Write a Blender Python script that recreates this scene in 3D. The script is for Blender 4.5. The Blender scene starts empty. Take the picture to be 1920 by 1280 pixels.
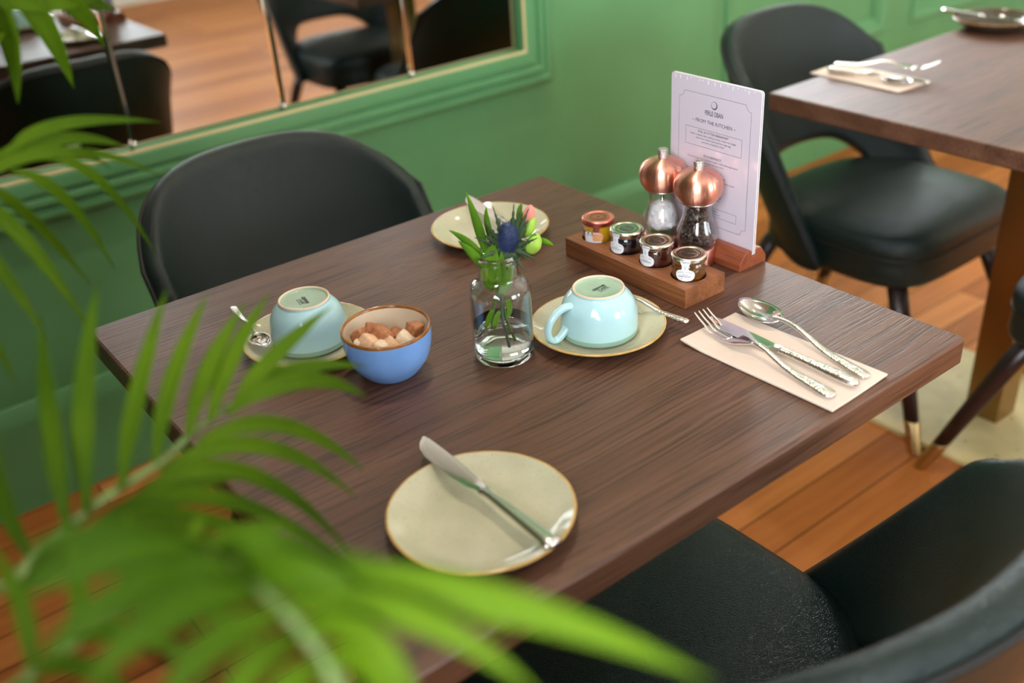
import bpy, bmesh, math, random
from mathutils import Vector, Matrix, noise
random.seed(11)
sc = bpy.context.scene
COL = sc.collection

# ------------------------------------------------------------------ camera
cam_data = bpy.data.cameras.new('camera')
cam = bpy.data.objects.new('camera', cam_data)
COL.objects.link(cam)
R_ = Vector((0.787906, -0.612614, -0.062518)); D_ = Vector((-0.346997, -0.357814, -0.866927)); F_ = Vector((0.508722, 0.704750, -0.494499))
m = Matrix(((R_.x, -D_.x, -F_.x, -0.60284), (R_.y, -D_.y, -F_.y, -0.86024), (R_.z, -D_.z, -F_.z, 1.335), (0, 0, 0, 1)))
cam.matrix_world = m
cam_data.sensor_width = 36.0
cam_data.lens = 35.356
cam_data.clip_start = 0.02
cam_data.dof.use_dof = True
cam_data.dof.focus_distance = 1.19
cam_data.dof.aperture_fstop = 2.7
sc.camera = cam

# ------------------------------------------------------------------ sky, daylight through the windows, lamps, exposure
W = bpy.data.worlds.new('sky'); sc.world = W; W.use_nodes = True
W.node_tree.nodes['Background'].inputs[0].default_value = (0.75, 0.86, 1.0, 1)
W.node_tree.nodes['Background'].inputs[1].default_value = 0.8
sc.view_settings.view_transform = 'Standard'
sc.view_settings.look = 'None'
sc.view_settings.exposure = 0.45
sc.view_settings.gamma = 1.0
sc.view_settings.use_curve_mapping = False

def area_light(name, loc, aim, sx, sy, power, col):
    l = bpy.data.lights.new(name, 'AREA'); l.shape = 'RECTANGLE'; l.size = sx; l.size_y = sy
    l.energy = power; l.color = col
    o = bpy.data.objects.new(name, l); COL.objects.link(o)
    o.location = loc
    o.rotation_euler = (Vector(aim) - Vector(loc)).to_track_quat('-Z', 'Y').to_euler()
    return o
DAY = (0.90, 0.95, 1.0)
area_light('daylight_back', (3.05, 1.62, 1.50), (3.05, 0, 1.40), 2.1, 0.9, 215, DAY)
area_light('daylight_front', (1.40, -4.80, 1.75), (1.0, 0, 1.50), 1.6, 1.7, 72, DAY)
area_light('daylight_front_far', (3.5, -4.80, 1.70), (3.3, 0, 1.50), 1.2, 1.4, 45, DAY)
area_light('daylight_left', (-1.42, -1.50, 1.80), (0, -1.4, 1.60), 1.8, 1.5, 122, DAY)
def spot(name, x, y, power, blend=0.8, ang=95, size=0.04):
    l = bpy.data.lights.new(name, 'SPOT'); l.energy = power; l.color = (1.0, 0.84, 0.68)
    l.spot_size = math.radians(ang); l.spot_blend = blend; l.shadow_soft_size = size
    o = bpy.data.objects.new(name, l); COL.objects.link(o); o.location = (x, y, 2.88)
for sx_, sy_, pw_ in ((0.35, 0.45, 46), (1.75, 0.75, 36), (3.0, -1.9, 5)):
    spot('downlight', sx_, sy_, pw_)

# ------------------------------------------------------------------ helpers
def lin(r, g, b):
    f = lambda c: (c / 255 / 12.92) if c / 255 <= 0.04045 else ((c / 255 + 0.055) / 1.055) ** 2.4
    return (f(r), f(g), f(b), 1)

def tag(o, label=None, cat=None, group=None, kind=None):
    if label: o['label'] = label
    if cat: o['category'] = cat
    if group: o['group'] = group
    if kind: o['kind'] = kind
    return o

def mesh_obj(name, verts, faces, mats, parent=None, smooth=True, fm=None):
    me = bpy.data.meshes.new(name)
    me.from_pydata([tuple(v) for v in verts], [], faces)
    me.update()
    if not isinstance(mats, (list, tuple)): mats = [mats]
    for mm in mats: me.materials.append(mm)
    if fm:
        for p, k in zip(me.polygons, fm): p.material_index = k
    bm = bmesh.new(); bm.from_mesh(me)
    bmesh.ops.recalc_face_normals(bm, faces=bm.faces[:])
    bm.to_mesh(me); bm.free()
    if smooth:
        for p in me.polygons: p.use_smooth = True
    o = bpy.data.objects.new(name, me); COL.objects.link(o)
    if parent: o.parent = parent
    return o

def empty(name, loc, rz=0.0):
    o = bpy.data.objects.new(name, None); COL.objects.link(o)
    o.location = loc; o.rotation_euler = (0, 0, rz); o.empty_display_size = 0.05
    return o

class MB:
    """collects shapes into one mesh"""
    def __init__(s): s.v = []; s.f = []; s.m = []
    def add(s, v, f, mi=0):
        n = len(s.v); s.v += [tuple(p) for p in v]; s.f += [[i + n for i in q] for q in f]; s.m += [mi] * len(f); return s
    def build(s, name, mats, parent=None, smooth=True): return mesh_obj(name, s.v, s.f, mats, parent, smooth, s.m)

def box_vf(c, d):
    x, y, z = c; a, b, e = d[0] / 2, d[1] / 2, d[2] / 2
    v = [(x + i * a, y + j * b, z + k * e) for i in (-1, 1) for j in (-1, 1) for k in (-1, 1)]
    f = [[0, 1, 3, 2], [4, 6, 7, 5], [0, 4, 5, 1], [2, 3, 7, 6], [0, 2, 6, 4], [1, 5, 7, 3]]
    return v, f

def bevel(o, w=0.002, seg=2, angle=35):
    b = o.modifiers.new('bevel', 'BEVEL'); b.width = w; b.segments = seg; b.limit_method = 'ANGLE'; b.angle_limit = math.radians(angle)
    for p in o.data.polygons: p.use_smooth = True
    wn = o.modifiers.new('wn', 'WEIGHTED_NORMAL'); wn.keep_sharp = False
    return o

def box(name, c, d, mat, parent=None, bev=0.002):
    o = MB().add(*box_vf(c, d)).build(name, mat, parent, smooth=False)
    if bev: bevel(o, bev)
    return o

def lathe_vf(prof, seg=64, closed=False):
    """prof: [(r,z)...]; r==0 ends become poles; closed joins last to first"""
    v = []; rows = []
    for r, z in prof:
        if r < 1e-7: rows.append([len(v)]); v.append((0, 0, z))
        else:
            rows.append(list(range(len(v), len(v) + seg)))
            v += [(r * math.cos(2 * math.pi * k / seg), r * math.sin(2 * math.pi * k / seg), z) for k in range(seg)]
    f = []; fi = []
    pairs = list(zip(rows, rows[1:])) + ([(rows[-1], rows[0])] if closed else [])
    for i, (a, b) in enumerate(pairs):
        for k in range(seg):
            k2 = (k + 1) % seg
            if len(a) == 1 and len(b) == 1: continue
            if len(a) == 1: f.append([a[0], b[k], b[k2]])
            elif len(b) == 1: f.append([a[k], a[k2], b[0]])
            else: f.append([a[k], a[k2], b[k2], b[k]])
            fi.append(i)
    return v, f, fi

def lathe(name, prof, mats, parent=None, seg=64, closed=False, pick=None, at=(0, 0, 0)):
    v, f, fi = lathe_vf(prof, seg, closed)
    v = [(p[0] + at[0], p[1] + at[1], p[2] + at[2]) for p in v]
    fm = [pick(i) for i in fi] if pick else None
    return mesh_obj(name, v, f, mats, parent, True, fm)

def smooth_prof(pts, n=6):
    """Catmull-Rom through profile points"""
    out = []
    P = [pts[0]] + list(pts) + [pts[-1]]
    for i in range(1, len(P) - 2):
        p0, p1, p2, p3 = P[i - 1], P[i], P[i + 1], P[i + 2]
        for k in range(n):
            t = k / n
            out.append(tuple(0.5 * (2 * p1[j] + (p2[j] - p0[j]) * t + (2 * p0[j] - 5 * p1[j] + 4 * p2[j] - p3[j]) * t * t + (3 * p1[j] - p0[j] - 3 * p2[j] + p3[j]) * t ** 3) for j in range(len(p1))))
    out.append(tuple(pts[-1]))
    return out

def loft_vf(rings, cap=True, closed=False):
    n = len(rings[0]); v = [tuple(p) for r in rings for p in r]; f = []
    for i in range(len(rings) - 1 + (1 if closed else 0)):
        a = i * n; b = ((i + 1) % len(rings)) * n
        for k in range(n):
            k2 = (k + 1) % n
            f.append([a + k, a + k2, b + k2, b + k])
    if cap and not closed:
        f.append(list(range(n))[::-1]); f.append(list(range((len(rings) - 1) * n, len(rings) * n)))
    return v, f

def tube_vf(pts, rad, n=10, closed=False, flat=1.0):
    """tube along points; rad number or list; flat squashes along the frame normal"""
    P = [Vector(p) for p in pts]; N = len(P)
    if not isinstance(rad, (list, tuple)): rad = [rad] * N
    rings = []; up = None
    for i in range(N):
        if closed: t = (P[(i + 1) % N] - P[i - 1])
        else: t = P[min(i + 1, N - 1)] - P[max(i - 1, 0)]
        t.normalize()
        if up is None:
            up = Vector((0, 0, 1)) if abs(t.z) < 0.9 else Vector((1, 0, 0))
        up = (up - t * up.dot(t)).normalized()
        s = t.cross(up)
        rings.append([P[i] + (s * math.cos(a) + up * math.sin(a) * flat) * rad[i] for a in [2 * math.pi * k / n for k in range(n)]])
    return loft_vf(rings, cap=not closed, closed=closed)

def xf(vf, M):
    return [tuple(M @ Vector(p)) for p in vf[0]], vf[1]

def text_vf(s, size, align='CENTER', spacing=1.0, shear=0.0, offset=0.0):
    """flat lettering as a mesh in the XY plane"""
    c = bpy.data.curves.new('t', 'FONT'); c.body = s; c.size = size; c.align_x = align; c.align_y = 'CENTER'
    c.space_character = spacing; c.shear = shear; c.offset = offset; c.resolution_u = 2
    o = bpy.data.objects.new('t', c); COL.objects.link(o)
    dg = bpy.context.evaluated_depsgraph_get()
    me = bpy.data.meshes.new_from_object(o.evaluated_get(dg))
    v = [tuple(p.co) for p in me.vertices]; f = [list(p.vertices) for p in me.polygons]
    bpy.data.objects.remove(o); bpy.data.curves.remove(c); bpy.data.meshes.remove(me)
    return v, f

def strip_vf(pts, w):
    """thin flat printed line through 2D points"""
    v = []; f = []
    for (x0, y0), (x1, y1) in zip(pts, pts[1:]):
        L = math.hypot(x1 - x0, y1 - y0) or 1; nx, ny = -(y1 - y0) / L * w / 2, (x1 - x0) / L * w / 2
        n = len(v); v += [(x0 + nx, y0 + ny, 0), (x0 - nx, y0 - ny, 0), (x1 - nx, y1 - ny, 0), (x1 + nx, y1 + ny, 0)]; f.append([n, n + 1, n + 2, n + 3])
    return v, f

def copy_tree(o, parent=None):
    c = o.copy(); COL.objects.link(c)
    if parent: c.parent = parent
    for ch in list(o.children): copy_tree(ch, c)
    return c

# ------------------------------------------------------------------ materials
def nodes_of(name):
    mt = bpy.data.materials.new(name); mt.use_nodes = True
    nt = mt.node_tree; p = nt.nodes['Principled BSDF']
    return mt, nt, p
def N(nt, typ, **kw):
    n = nt.nodes.new(typ)
    for k, v in kw.items():
        if k.startswith('i_'):
            key = k[2:]; key = int(key) if key.isdigit() else key
            n.inputs[key].default_value = v
        else: setattr(n, k, v)
    return n
def ramp(nt, src, stops):
    r = N(nt, 'ShaderNodeValToRGB'); e = r.color_ramp.elements
    while len(e) < len(stops): e.new(0.5)
    for el, (pos, c) in zip(e, stops): el.position = pos; el.color = c
    nt.links.new(src, r.inputs[0]); return r
def coords(nt, scale=(1, 1, 1), kind='Object', rot=(0, 0, 0)):
    t = N(nt, 'ShaderNodeTexCoord'); mp = N(nt, 'ShaderNodeMapping')
    mp.inputs['Scale'].default_value = scale; mp.inputs['Rotation'].default_value = rot
    nt.links.new(t.outputs[kind], mp.inputs[0]); return mp.outputs[0]
def bump(nt, p, h, strength=0.3, dist=0.001):
    b = N(nt, 'ShaderNodeBump'); b.inputs['Strength'].default_value = strength; b.inputs['Distance'].default_value = dist
    nt.links.new(h, b.inputs['Height']); nt.links.new(b.outputs[0], p.inputs['Normal']); return b
def plain(name, col, rough=0.5, metal=0.0, coat=0.0, spec=0.5, noise_amt=0.0, noise_scale=40, bump_amt=0.0, bump_scale=200, bump_dist=0.0005, sub=0.0):
    mt, nt, p = nodes_of(name)
    p.inputs['Base Color'].default_value = col; p.inputs['Roughness'].default_value = rough; p.inputs['Metallic'].default_value = metal
    p.inputs['Coat Weight'].default_value = coat; p.inputs['Coat Roughness'].default_value = 0.05; p.inputs['Specular IOR Level'].default_value = spec
    if sub: p.inputs['Subsurface Weight'].default_value = sub; p.inputs['Subsurface Radius'].default_value = (0.004, 0.003, 0.002); p.inputs['Subsurface Scale'].default_value = 1.0
    if noise_amt:
        n = N(nt, 'ShaderNodeTexNoise', i_Scale=noise_scale, i_Detail=4.0); nt.links.new(coords(nt), n.inputs['Vector'])
        a = tuple(c * (1 - noise_amt) for c in col[:3]) + (1,); b = tuple(min(1, c * (1 + noise_amt)) for c in col[:3]) + (1,)
        r = ramp(nt, n.outputs[0], [(0.3, a), (0.7, b)]); nt.links.new(r.outputs[0], p.inputs['Base Color'])
    if bump_amt:
        n = N(nt, 'ShaderNodeTexNoise', i_Scale=bump_scale, i_Detail=3.0); nt.links.new(coords(nt), n.inputs['Vector']); bump(nt, p, n.outputs[0], bump_amt, bump_dist)
    return mt

def wood(name, dark, mid, light, along='X', rough=0.45, grain=1.0, fine=130.0, pore=0.5, dist=0.0008):
    """grain runs along one object axis"""
    mt, nt, p = nodes_of(name)
    sc1 = {'X': (2.0, 26.0, 26.0), 'Y': (26.0, 2.0, 26.0), 'Z': (26.0, 26.0, 2.0)}[along]
    sc2 = {'X': (5.0, fine, fine), 'Y': (fine, 5.0, fine), 'Z': (fine, fine, 5.0)}[along]
    # slow wander of the grain
    tc = coords(nt, (1, 1, 1)); wn = N(nt, 'ShaderNodeTexNoise', i_Scale=3.0, i_Detail=2.0); nt.links.new(tc, wn.inputs['Vector'])
    vm = N(nt, 'ShaderNodeVectorMath', operation='MULTIPLY_ADD'); nt.links.new(wn.outputs[1], vm.inputs[0])
    vm.inputs[1].default_value = (0.03 * grain,) * 3; nt.links.new(tc, vm.inputs[2])
    def mapped(s):
        mp = N(nt, 'ShaderNodeMapping'); mp.inputs['Scale'].default_value = s; nt.links.new(vm.outputs[0], mp.inputs[0]); return mp.outputs[0]
    n1 = N(nt, 'ShaderNodeTexNoise', i_Scale=1.0, i_Detail=6.0, i_Roughness=0.6); nt.links.new(mapped(sc1), n1.inputs['Vector'])
    n2 = N(nt, 'ShaderNodeTexNoise', i_Scale=1.0, i_Detail=3.0, i_Roughness=0.55); nt.links.new(mapped(sc2), n2.inputs['Vector'])
    r1 = ramp(nt, n1.outputs[0], [(0.28, dark), (0.5, mid), (0.75, light)])
    r2 = ramp(nt, n2.outputs[0], [(0.36, (0, 0, 0, 1)), (0.52, (1, 1, 1, 1))])
    mx = N(nt, 'ShaderNodeMix', data_type='RGBA', blend_type='MIX')
    dk = N(nt, 'ShaderNodeMix', data_type='RGBA', blend_type='MULTIPLY'); dk.inputs[0].default_value = pore
    nt.links.new(r1.outputs[0], dk.inputs[6]); nt.links.new(r2.outputs[0], dk.inputs[7])
    nt.links.new(dk.outputs[2], p.inputs['Base Color'])
    p.inputs['Roughness'].default_value = rough
    bump(nt, p, r2.outputs[0], 0.5, dist)
    nt.nodes.remove(mx)
    return mt

def planks(name):
    mt, nt, p = nodes_of(name)
    v = coords(nt, (1, 1, 1))
    br = N(nt, 'ShaderNodeTexBrick'); br.offset = 0.37; br.inputs['Scale'].default_value = 1.0
    br.inputs['Brick Width'].default_value = 3.4; br.inputs['Row Height'].default_value = 0.0875
    br.inputs['Mortar Size'].default_value = 0.0022; br.inputs['Mortar Smooth'].default_value = 0.2; br.inputs['Bias'].default_value = 0.0
    br.inputs['Color1'].default_value = (0.0, 0.0, 0.0, 1); br.inputs['Color2'].default_value = (1, 1, 1, 1); br.inputs['Mortar'].default_value = (0.5, 0.5, 0.5, 1)
    mo = N(nt, 'ShaderNodeMapping'); mo.inputs['Location'].default_value = (0.3, 0.0435, 0); nt.links.new(v, mo.inputs[0]); nt.links.new(mo.outputs[0], br.inputs['Vector'])
    tone = ramp(nt, br.outputs['Color'], [(0.0, lin(160, 94, 42)), (0.5, lin(186, 116, 58)), (1.0, lin(200, 130, 70))])
    n1 = N(nt, 'ShaderNodeTexNoise', i_Scale=1.0, i_Detail=6.0, i_Roughness=0.6)
    mp = N(nt, 'ShaderNodeMapping'); mp.inputs['Scale'].default_value = (2.2, 34, 1); nt.links.new(v, mp.inputs[0]); nt.links.new(mp.outputs[0], n1.inputs['Vector'])
    r1 = ramp(nt, n1.outputs[0], [(0.3, (0.68, 0.6, 0.52, 1)), (0.6, (1, 1, 1, 1))])
    m1 = N(nt, 'ShaderNodeMix', data_type='RGBA', blend_type='MULTIPLY'); m1.inputs[0].default_value = 0.8
    nt.links.new(tone.outputs[0], m1.inputs[6]); nt.links.new(r1.outputs[0], m1.inputs[7])
    m2 = N(nt, 'ShaderNodeMix', data_type='RGBA', blend_type='MIX'); nt.links.new(br.outputs['Fac'], m2.inputs[0])
    nt.links.new(m1.outputs[2], m2.inputs[6]); m2.inputs[7].default_value = lin(84, 46, 20)
    nt.links.new(m2.outputs[2], p.inputs['Base Color']); p.inputs['Roughness'].default_value = 0.5; p.inputs['Specular IOR Level'].default_value = 0.2
    inv = N(nt, 'ShaderNodeMath', operation='SUBTRACT'); inv.inputs[0].default_value = 1.0; nt.links.new(br.outputs['Fac'], inv.inputs[1])
    bump(nt, p, inv.outputs[0], 0.4, 0.002)
    return mt

def leather(name, col):
    mt, nt, p = nodes_of(name)
    p.inputs['Base Color'].default_value = col; p.inputs['Roughness'].default_value = 0.31; p.inputs['Specular IOR Level'].default_value = 0.36
    v = coords(nt)
    vo = N(nt, 'ShaderNodeTexVoronoi', i_Scale=360.0); vo.feature = 'DISTANCE_TO_EDGE'; nt.links.new(v, vo.inputs['Vector'])
    n = N(nt, 'ShaderNodeTexNoise', i_Scale=900.0, i_Detail=2.0); nt.links.new(v, n.inputs['Vector'])
    r = ramp(nt, vo.outputs[0], [(0.0, (0, 0, 0, 1)), (0.22, (1, 1, 1, 1))])
    ad = N(nt, 'ShaderNodeMath', operation='ADD'); nt.links.new(r.outputs[0], ad.inputs[0]); nt.links.new(n.outputs[0], ad.inputs[1])
    bump(nt, p, ad.outputs[0], 0.5, 0.0006)
    return mt

def speckled(name, col, speck, rough=0.12, amt=0.62, scale=260.0):
    mt, nt, p = nodes_of(name)
    v = coords(nt)
    n = N(nt, 'ShaderNodeTexNoise', i_Scale=scale, i_Detail=1.0); nt.links.new(v, n.inputs['Vector'])
    n2 = N(nt, 'ShaderNodeTexNoise', i_Scale=22.0, i_Detail=3.0); nt.links.new(v, n2.inputs['Vector'])
    lo = tuple(c * 0.86 for c in col[:3]) + (1,)
    r2 = ramp(nt, n2.outputs[0], [(0.35, lo), (0.65, col)])
    r = ramp(nt, n.outputs[0], [(amt + 0.06, (0, 0, 0, 1)), (amt + 0.12, (1, 1, 1, 1))])
    mx = N(nt, 'ShaderNodeMix', data_type='RGBA', blend_type='MIX'); nt.links.new(r.outputs[0], mx.inputs[0]); nt.links.new(r2.outputs[0], mx.inputs[6]); mx.inputs[7].default_value = speck
    nt.links.new(mx.outputs[2], p.inputs['Base Color']); p.inputs['Roughness'].default_value = rough
    return mt

def metal(name, col, rough=0.2, hammer=0.0, aniso=0.0, streak=False, scale=330.0):
    mt, nt, p = nodes_of(name)
    p.inputs['Base Color'].default_value = col; p.inputs['Metallic'].default_value = 1.0; p.inputs['Roughness'].default_value = rough
    if hammer:
        vo = N(nt, 'ShaderNodeTexVoronoi', i_Scale=scale); vo.feature = 'SMOOTH_F1'; nt.links.new(coords(nt), vo.inputs['Vector']); bump(nt, p, vo.outputs[0], hammer, 0.002)
    if streak:   # brushed round the axis: fine rings catch light as vertical streaks
        n = N(nt, 'ShaderNodeTexNoise', i_Scale=1.0, i_Detail=3.0); nt.links.new(coords(nt, (60, 60, 4200)), n.inputs['Vector']); bump(nt, p, n.outputs[0], 0.06, 0.0001)
        tg = N(nt, 'ShaderNodeTangent'); tg.direction_type = 'RADIAL'; tg.axis = 'Z'; nt.links.new(tg.outputs[0], p.inputs['Tangent']); p.inputs['Anisotropic'].default_value = 0.9; p.inputs['Anisotropic Rotation'].default_value = 0.25
        w_ = N(nt, 'ShaderNodeTexNoise', i_Scale=1.0, i_Detail=2.0); nz = N(nt, 'ShaderNodeVectorMath', operation='NORMALIZE'); nt.links.new(coords(nt, (1, 1, 0)), nz.inputs[0]); nt.links.new(nz.outputs[0], w_.inputs['Vector']); w_.inputs['Scale'].default_value = 14.0
        rr = ramp(nt, w_.outputs[0], [(0.3, (0.22, 0.22, 0.22, 1)), (0.7, (0.42, 0.42, 0.42, 1))]); nt.links.new(rr.outputs[0], p.inputs['Roughness'])
    return mt

def glass(name, col=(1, 1, 1, 1), ior=1.46, thin=True):
    """clear material: thin walls let light straight through and mirror by angle; solid clear bodies refract"""
    mt, nt, p = nodes_of(name)
    if not thin:
        p.inputs['Base Color'].default_value = col; p.inputs['Roughness'].default_value = 0.0; p.inputs['IOR'].default_value = ior; p.inputs['Transmission Weight'].default_value = 1.0
        return mt
    nt.nodes.remove(p)
    t = N(nt, 'ShaderNodeBsdfTransparent'); t.inputs[0].default_value = col
    g = N(nt, 'ShaderNodeBsdfGlossy'); g.inputs['Roughness'].default_value = 0.03
    f = N(nt, 'ShaderNodeLayerWeight'); f.inputs[0].default_value = 0.5
    pw = N(nt, 'ShaderNodeMath', operation='POWER'); nt.links.new(f.outputs['Facing'], pw.inputs[0]); pw.inputs[1].default_value = 2.6
    ma = N(nt, 'ShaderNodeMath', operation='MULTIPLY_ADD'); nt.links.new(pw.outputs[0], ma.inputs[0]); ma.inputs[1].default_value = (ior - 1) * 2.1; ma.inputs[2].default_value = 0.06
    mx = N(nt, 'ShaderNodeMixShader'); nt.links.new(ma.outputs[0], mx.inputs[0]); nt.links.new(t.outputs[0], mx.inputs[1]); nt.links.new(g.outputs[0], mx.inputs[2])
    nt.links.new(mx.outputs[0], nt.nodes['Material Output'].inputs[0])
    return mt

def leaf_mat(name, a, b, trans=0.35, rough=0.6):
    mt, nt, p = nodes_of(name); p.inputs['Specular IOR Level'].default_value = 0.15
    n = N(nt, 'ShaderNodeTexNoise', i_Scale=9.0, i_Detail=3.0); nt.links.new(coords(nt), n.inputs['Vector'])
    r = ramp(nt, n.outputs[0], [(0.35, a), (0.68, b)])
    nt.links.new(r.outputs[0], p.inputs['Base Color']); p.inputs['Roughness'].default_value = rough
    t = N(nt, 'ShaderNodeBsdfTranslucent'); nt.links.new(r.outputs[0], t.inputs[0])
    mx = N(nt, 'ShaderNodeMixShader'); mx.inputs[0].default_value = trans
    nt.links.new(p.outputs[0], mx.inputs[1]); nt.links.new(t.outputs[0], mx.inputs[2])
    nt.links.new(mx.outputs[0], nt.nodes['Material Output'].inputs[0])
    return mt

def pane_mat(name):
    mt, nt, p = nodes_of(name)
    nt.nodes.remove(p)
    t = N(nt, 'ShaderNodeBsdfTransparent'); g = N(nt, 'ShaderNodeBsdfGlossy'); g.inputs['Roughness'].default_value = 0.02
    f = N(nt, 'ShaderNodeFresnel'); f.inputs[0].default_value = 1.25
    mx = N(nt, 'ShaderNodeMixShader'); nt.links.new(f.outputs[0], mx.inputs[0]); nt.links.new(t.outputs[0], mx.inputs[1]); nt.links.new(g.outputs[0], mx.inputs[2])
    nt.links.new(mx.outputs[0], nt.nodes['Material Output'].inputs[0])
    return mt

M = {}
M['table'] = wood('dark_oak', lin(76, 49, 36), lin(96, 64, 47), lin(110, 78, 60), 'X', rough=0.41, grain=1.0, fine=300, pore=0.52, dist=0.00024)
M['walnut'] = wood('walnut', lin(98, 56, 30), lin(140, 86, 50), lin(168, 108, 66), 'Y', rough=0.45, fine=300, pore=0.3, dist=0.0002)
M['cherry'] = wood('cherry_wood', lin(104, 50, 30), lin(138, 72, 44), lin(156, 88, 56), 'Y', rough=0.35, fine=300, pore=0.25, dist=0.0002)
M['legwood'] = wood('dark_leg_wood', lin(22, 12, 12), lin(38, 22, 20), lin(50, 30, 26), 'Z', rough=0.35, fine=200, pore=0.3, dist=0.0002)
M['floor'] = planks('oak_planks')
M['leather'] = leather('dark_green_leather', (0.0065, 0.0165, 0.0145, 1))
M['piping'] = plain('dark_piping', (0.002, 0.004, 0.004, 1), 0.6)
M['green'] = plain('green_wall_paint', lin(91, 151, 100), 0.34, noise_amt=0.05, noise_scale=6, bump_amt=0.12, bump_scale=90, bump_dist=0.001)
M['ceiling'] = plain('ceiling_paint', lin(236, 232, 224), 0.8, noise_amt=0.02)
M['cream_wall'] = plain('cream_wall_paint', lin(206, 200, 184), 0.7, noise_amt=0.03)
M['white'] = plain('white_paint', lin(232, 230, 224), 0.4)
M['gilt'] = plain('pale_gilt_paint', lin(214, 202, 150), 0.3)
M['brass'] = metal('brass', (0.52, 0.39, 0.18, 1), 0.34)
M['bronze'] = metal('dark_bronze', (0.34, 0.21, 0.08, 1), 0.36)
M['brass_plate'] = speckled('aged_brass_plate', lin(206, 188, 134), lin(150, 136, 98), 0.42, 0.64, 60.0)
M['mirror'] = metal('mirror_silver', (0.61, 0.645, 0.625, 1), 0.012)
M['mirror_edge'] = metal('mirror_bevel', (0.90, 0.92, 0.92, 1), 0.05)
M['steel'] = metal('polished_steel', (0.80, 0.77, 0.73, 1), 0.10)
M['steel_satin'] = metal('satin_steel', (0.76, 0.73, 0.69, 1), 0.24)
M['hammered'] = metal('hammered_steel', (0.80, 0.76, 0.70, 1), 0.25, hammer=0.20, scale=760.0)
M['knurled'] = metal('knurled_steel', (0.55, 0.53, 0.50, 1), 0.28, hammer=0.5, scale=1100)
M['copper'] = metal('brushed_copper', (0.88, 0.42, 0.31, 1), 0.30, streak=True)
M['sage'] = speckled('sage_glaze', lin(198, 196, 166), lin(164, 156, 122), 0.10, 0.60, 620)
M['rim'] = plain('ochre_rim_glaze', lin(196, 158, 92), 0.15, noise_amt=0.25, noise_scale=60)
M['duck'] = plain('duck_egg_glaze', lin(178, 217, 221), 0.07, coat=0.3, noise_amt=0.04, noise_scale=30)
M['duck_rim'] = plain('green_cup_rim_glaze', lin(146, 178, 160), 0.14, noise_amt=0.05)
M['foot'] = plain('unglazed_foot', lin(222, 200, 170), 0.6)
M['duck_base'] = speckled('duck_egg_base', lin(166, 192, 168), lin(140, 160, 140), 0.16, 0.62, 300)
M['blue'] = speckled('cornflower_glaze', lin(134, 184, 250), lin(118, 170, 246), 0.16, 0.50, 700)
M['cream'] = plain('cream_glaze', lin(232, 214, 186), 0.14)
M['bowl_rim'] = plain('brown_rim_glaze', lin(148, 96, 42), 0.16, noise_amt=0.3, noise_scale=80)
M['dark_glaze'] = speckled('dark_olive_glaze', lin(74, 66, 52), lin(36, 32, 26), 0.12, 0.55, 260)
M['ink'] = plain('black_ink', lin(26, 30, 28), 0.5)
M['print'] = plain('grey_print', lin(66, 66, 74), 0.5)
M['glass'] = glass('clear_glass', (0.96, 0.985, 0.97, 1), 1.42)
M['thick_glass'] = glass('thick_clear_glass', (0.97, 1.0, 0.98, 1), 1.45, thin=False)
M['water'] = glass('water', (1, 1, 1, 1), 1.16, thin=False)
M['acrylic'] = glass('clear_acrylic', (0.98, 0.98, 0.98, 1), 1.42)
M['paper'] = plain('laminated_paper', lin(206, 195, 206), 0.16, coat=0.4)
M['paper_edge'] = plain('paper_edge', lin(240, 238, 232), 0.5)
M['napkin'] = plain('napkin_paper', lin(214, 196, 180), 0.85, noise_amt=0.02, noise_scale=300, bump_amt=0.2, bump_scale=500, bump_dist=0.0003)
M['sugar_brown'] = plain('brown_sugar', lin(172, 112, 72), 0.7, noise_amt=0.28, noise_scale=300, bump_amt=0.8, bump_scale=600, bump_dist=0.001)
M['sugar_pale'] = plain('pale_sugar', lin(226, 184, 146), 0.7, noise_amt=0.12, noise_scale=300, bump_amt=0.8, bump_scale=600, bump_dist=0.001)
M['sugar_cream'] = plain('cream_sugar', lin(232, 212, 182), 0.7, noise_amt=0.08, noise_scale=300, bump_amt=0.8, bump_scale=600, bump_dist=0.001)
M['salt'] = plain('rock_salt', lin(244, 238, 238), 0.5, sub=0.4, bump_amt=0.8, bump_scale=260, bump_dist=0.002)
M['pepper'] = plain('peppercorn', lin(62, 46, 40), 0.5, noise_amt=0.5, noise_scale=200, bump_amt=0.6, bump_scale=500, bump_dist=0.001)
M['label'] = plain('label_paper', lin(240, 240, 244), 0.45)
M['label_peach'] = plain('peach_label_print', lin(244, 172, 122), 0.45, noise_amt=0.2, noise_scale=200)
M['lid_red'] = metal('coral_lid', (0.88, 0.27, 0.22, 1), 0.34)
M['lid_red_dark'] = metal('dark_coral_lid_print', (0.36, 0.12, 0.08, 1), 0.3)
M['lid_silver'] = metal('silver_lid', (0.84, 0.80, 0.70, 1), 0.2)
M['lid_green'] = plain('green_lid_print', lin(70, 78, 68), 0.5)
M['lid_dark'] = plain('dark_lid_print', lin(52, 44, 38), 0.35)
def syrup(name, col, trans=0.6, rough=0.08):
    mt, nt, p = nodes_of(name); p.inputs['Base Color'].default_value = col; p.inputs['Roughness'].default_value = rough; p.inputs['Transmission Weight'].default_value = trans; p.inputs['IOR'].default_value = 1.4
    return mt
M['marmalade'] = syrup('marmalade', (1.0, 0.52, 0.02, 1), 0.25)
M['currant'] = syrup('dark_currant', (0.012, 0.004, 0.008, 1), 0.0)
M['strawberry'] = syrup('strawberry_jam', (0.07, 0.008, 0.006, 1), 0.1)
M['honey'] = syrup('honey', (0.50, 0.17, 0.01, 1), 0.75)
M['palm'] = leaf_mat('palm_leaf', lin(70, 104, 8), lin(104, 138, 16), 0.42)
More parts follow.
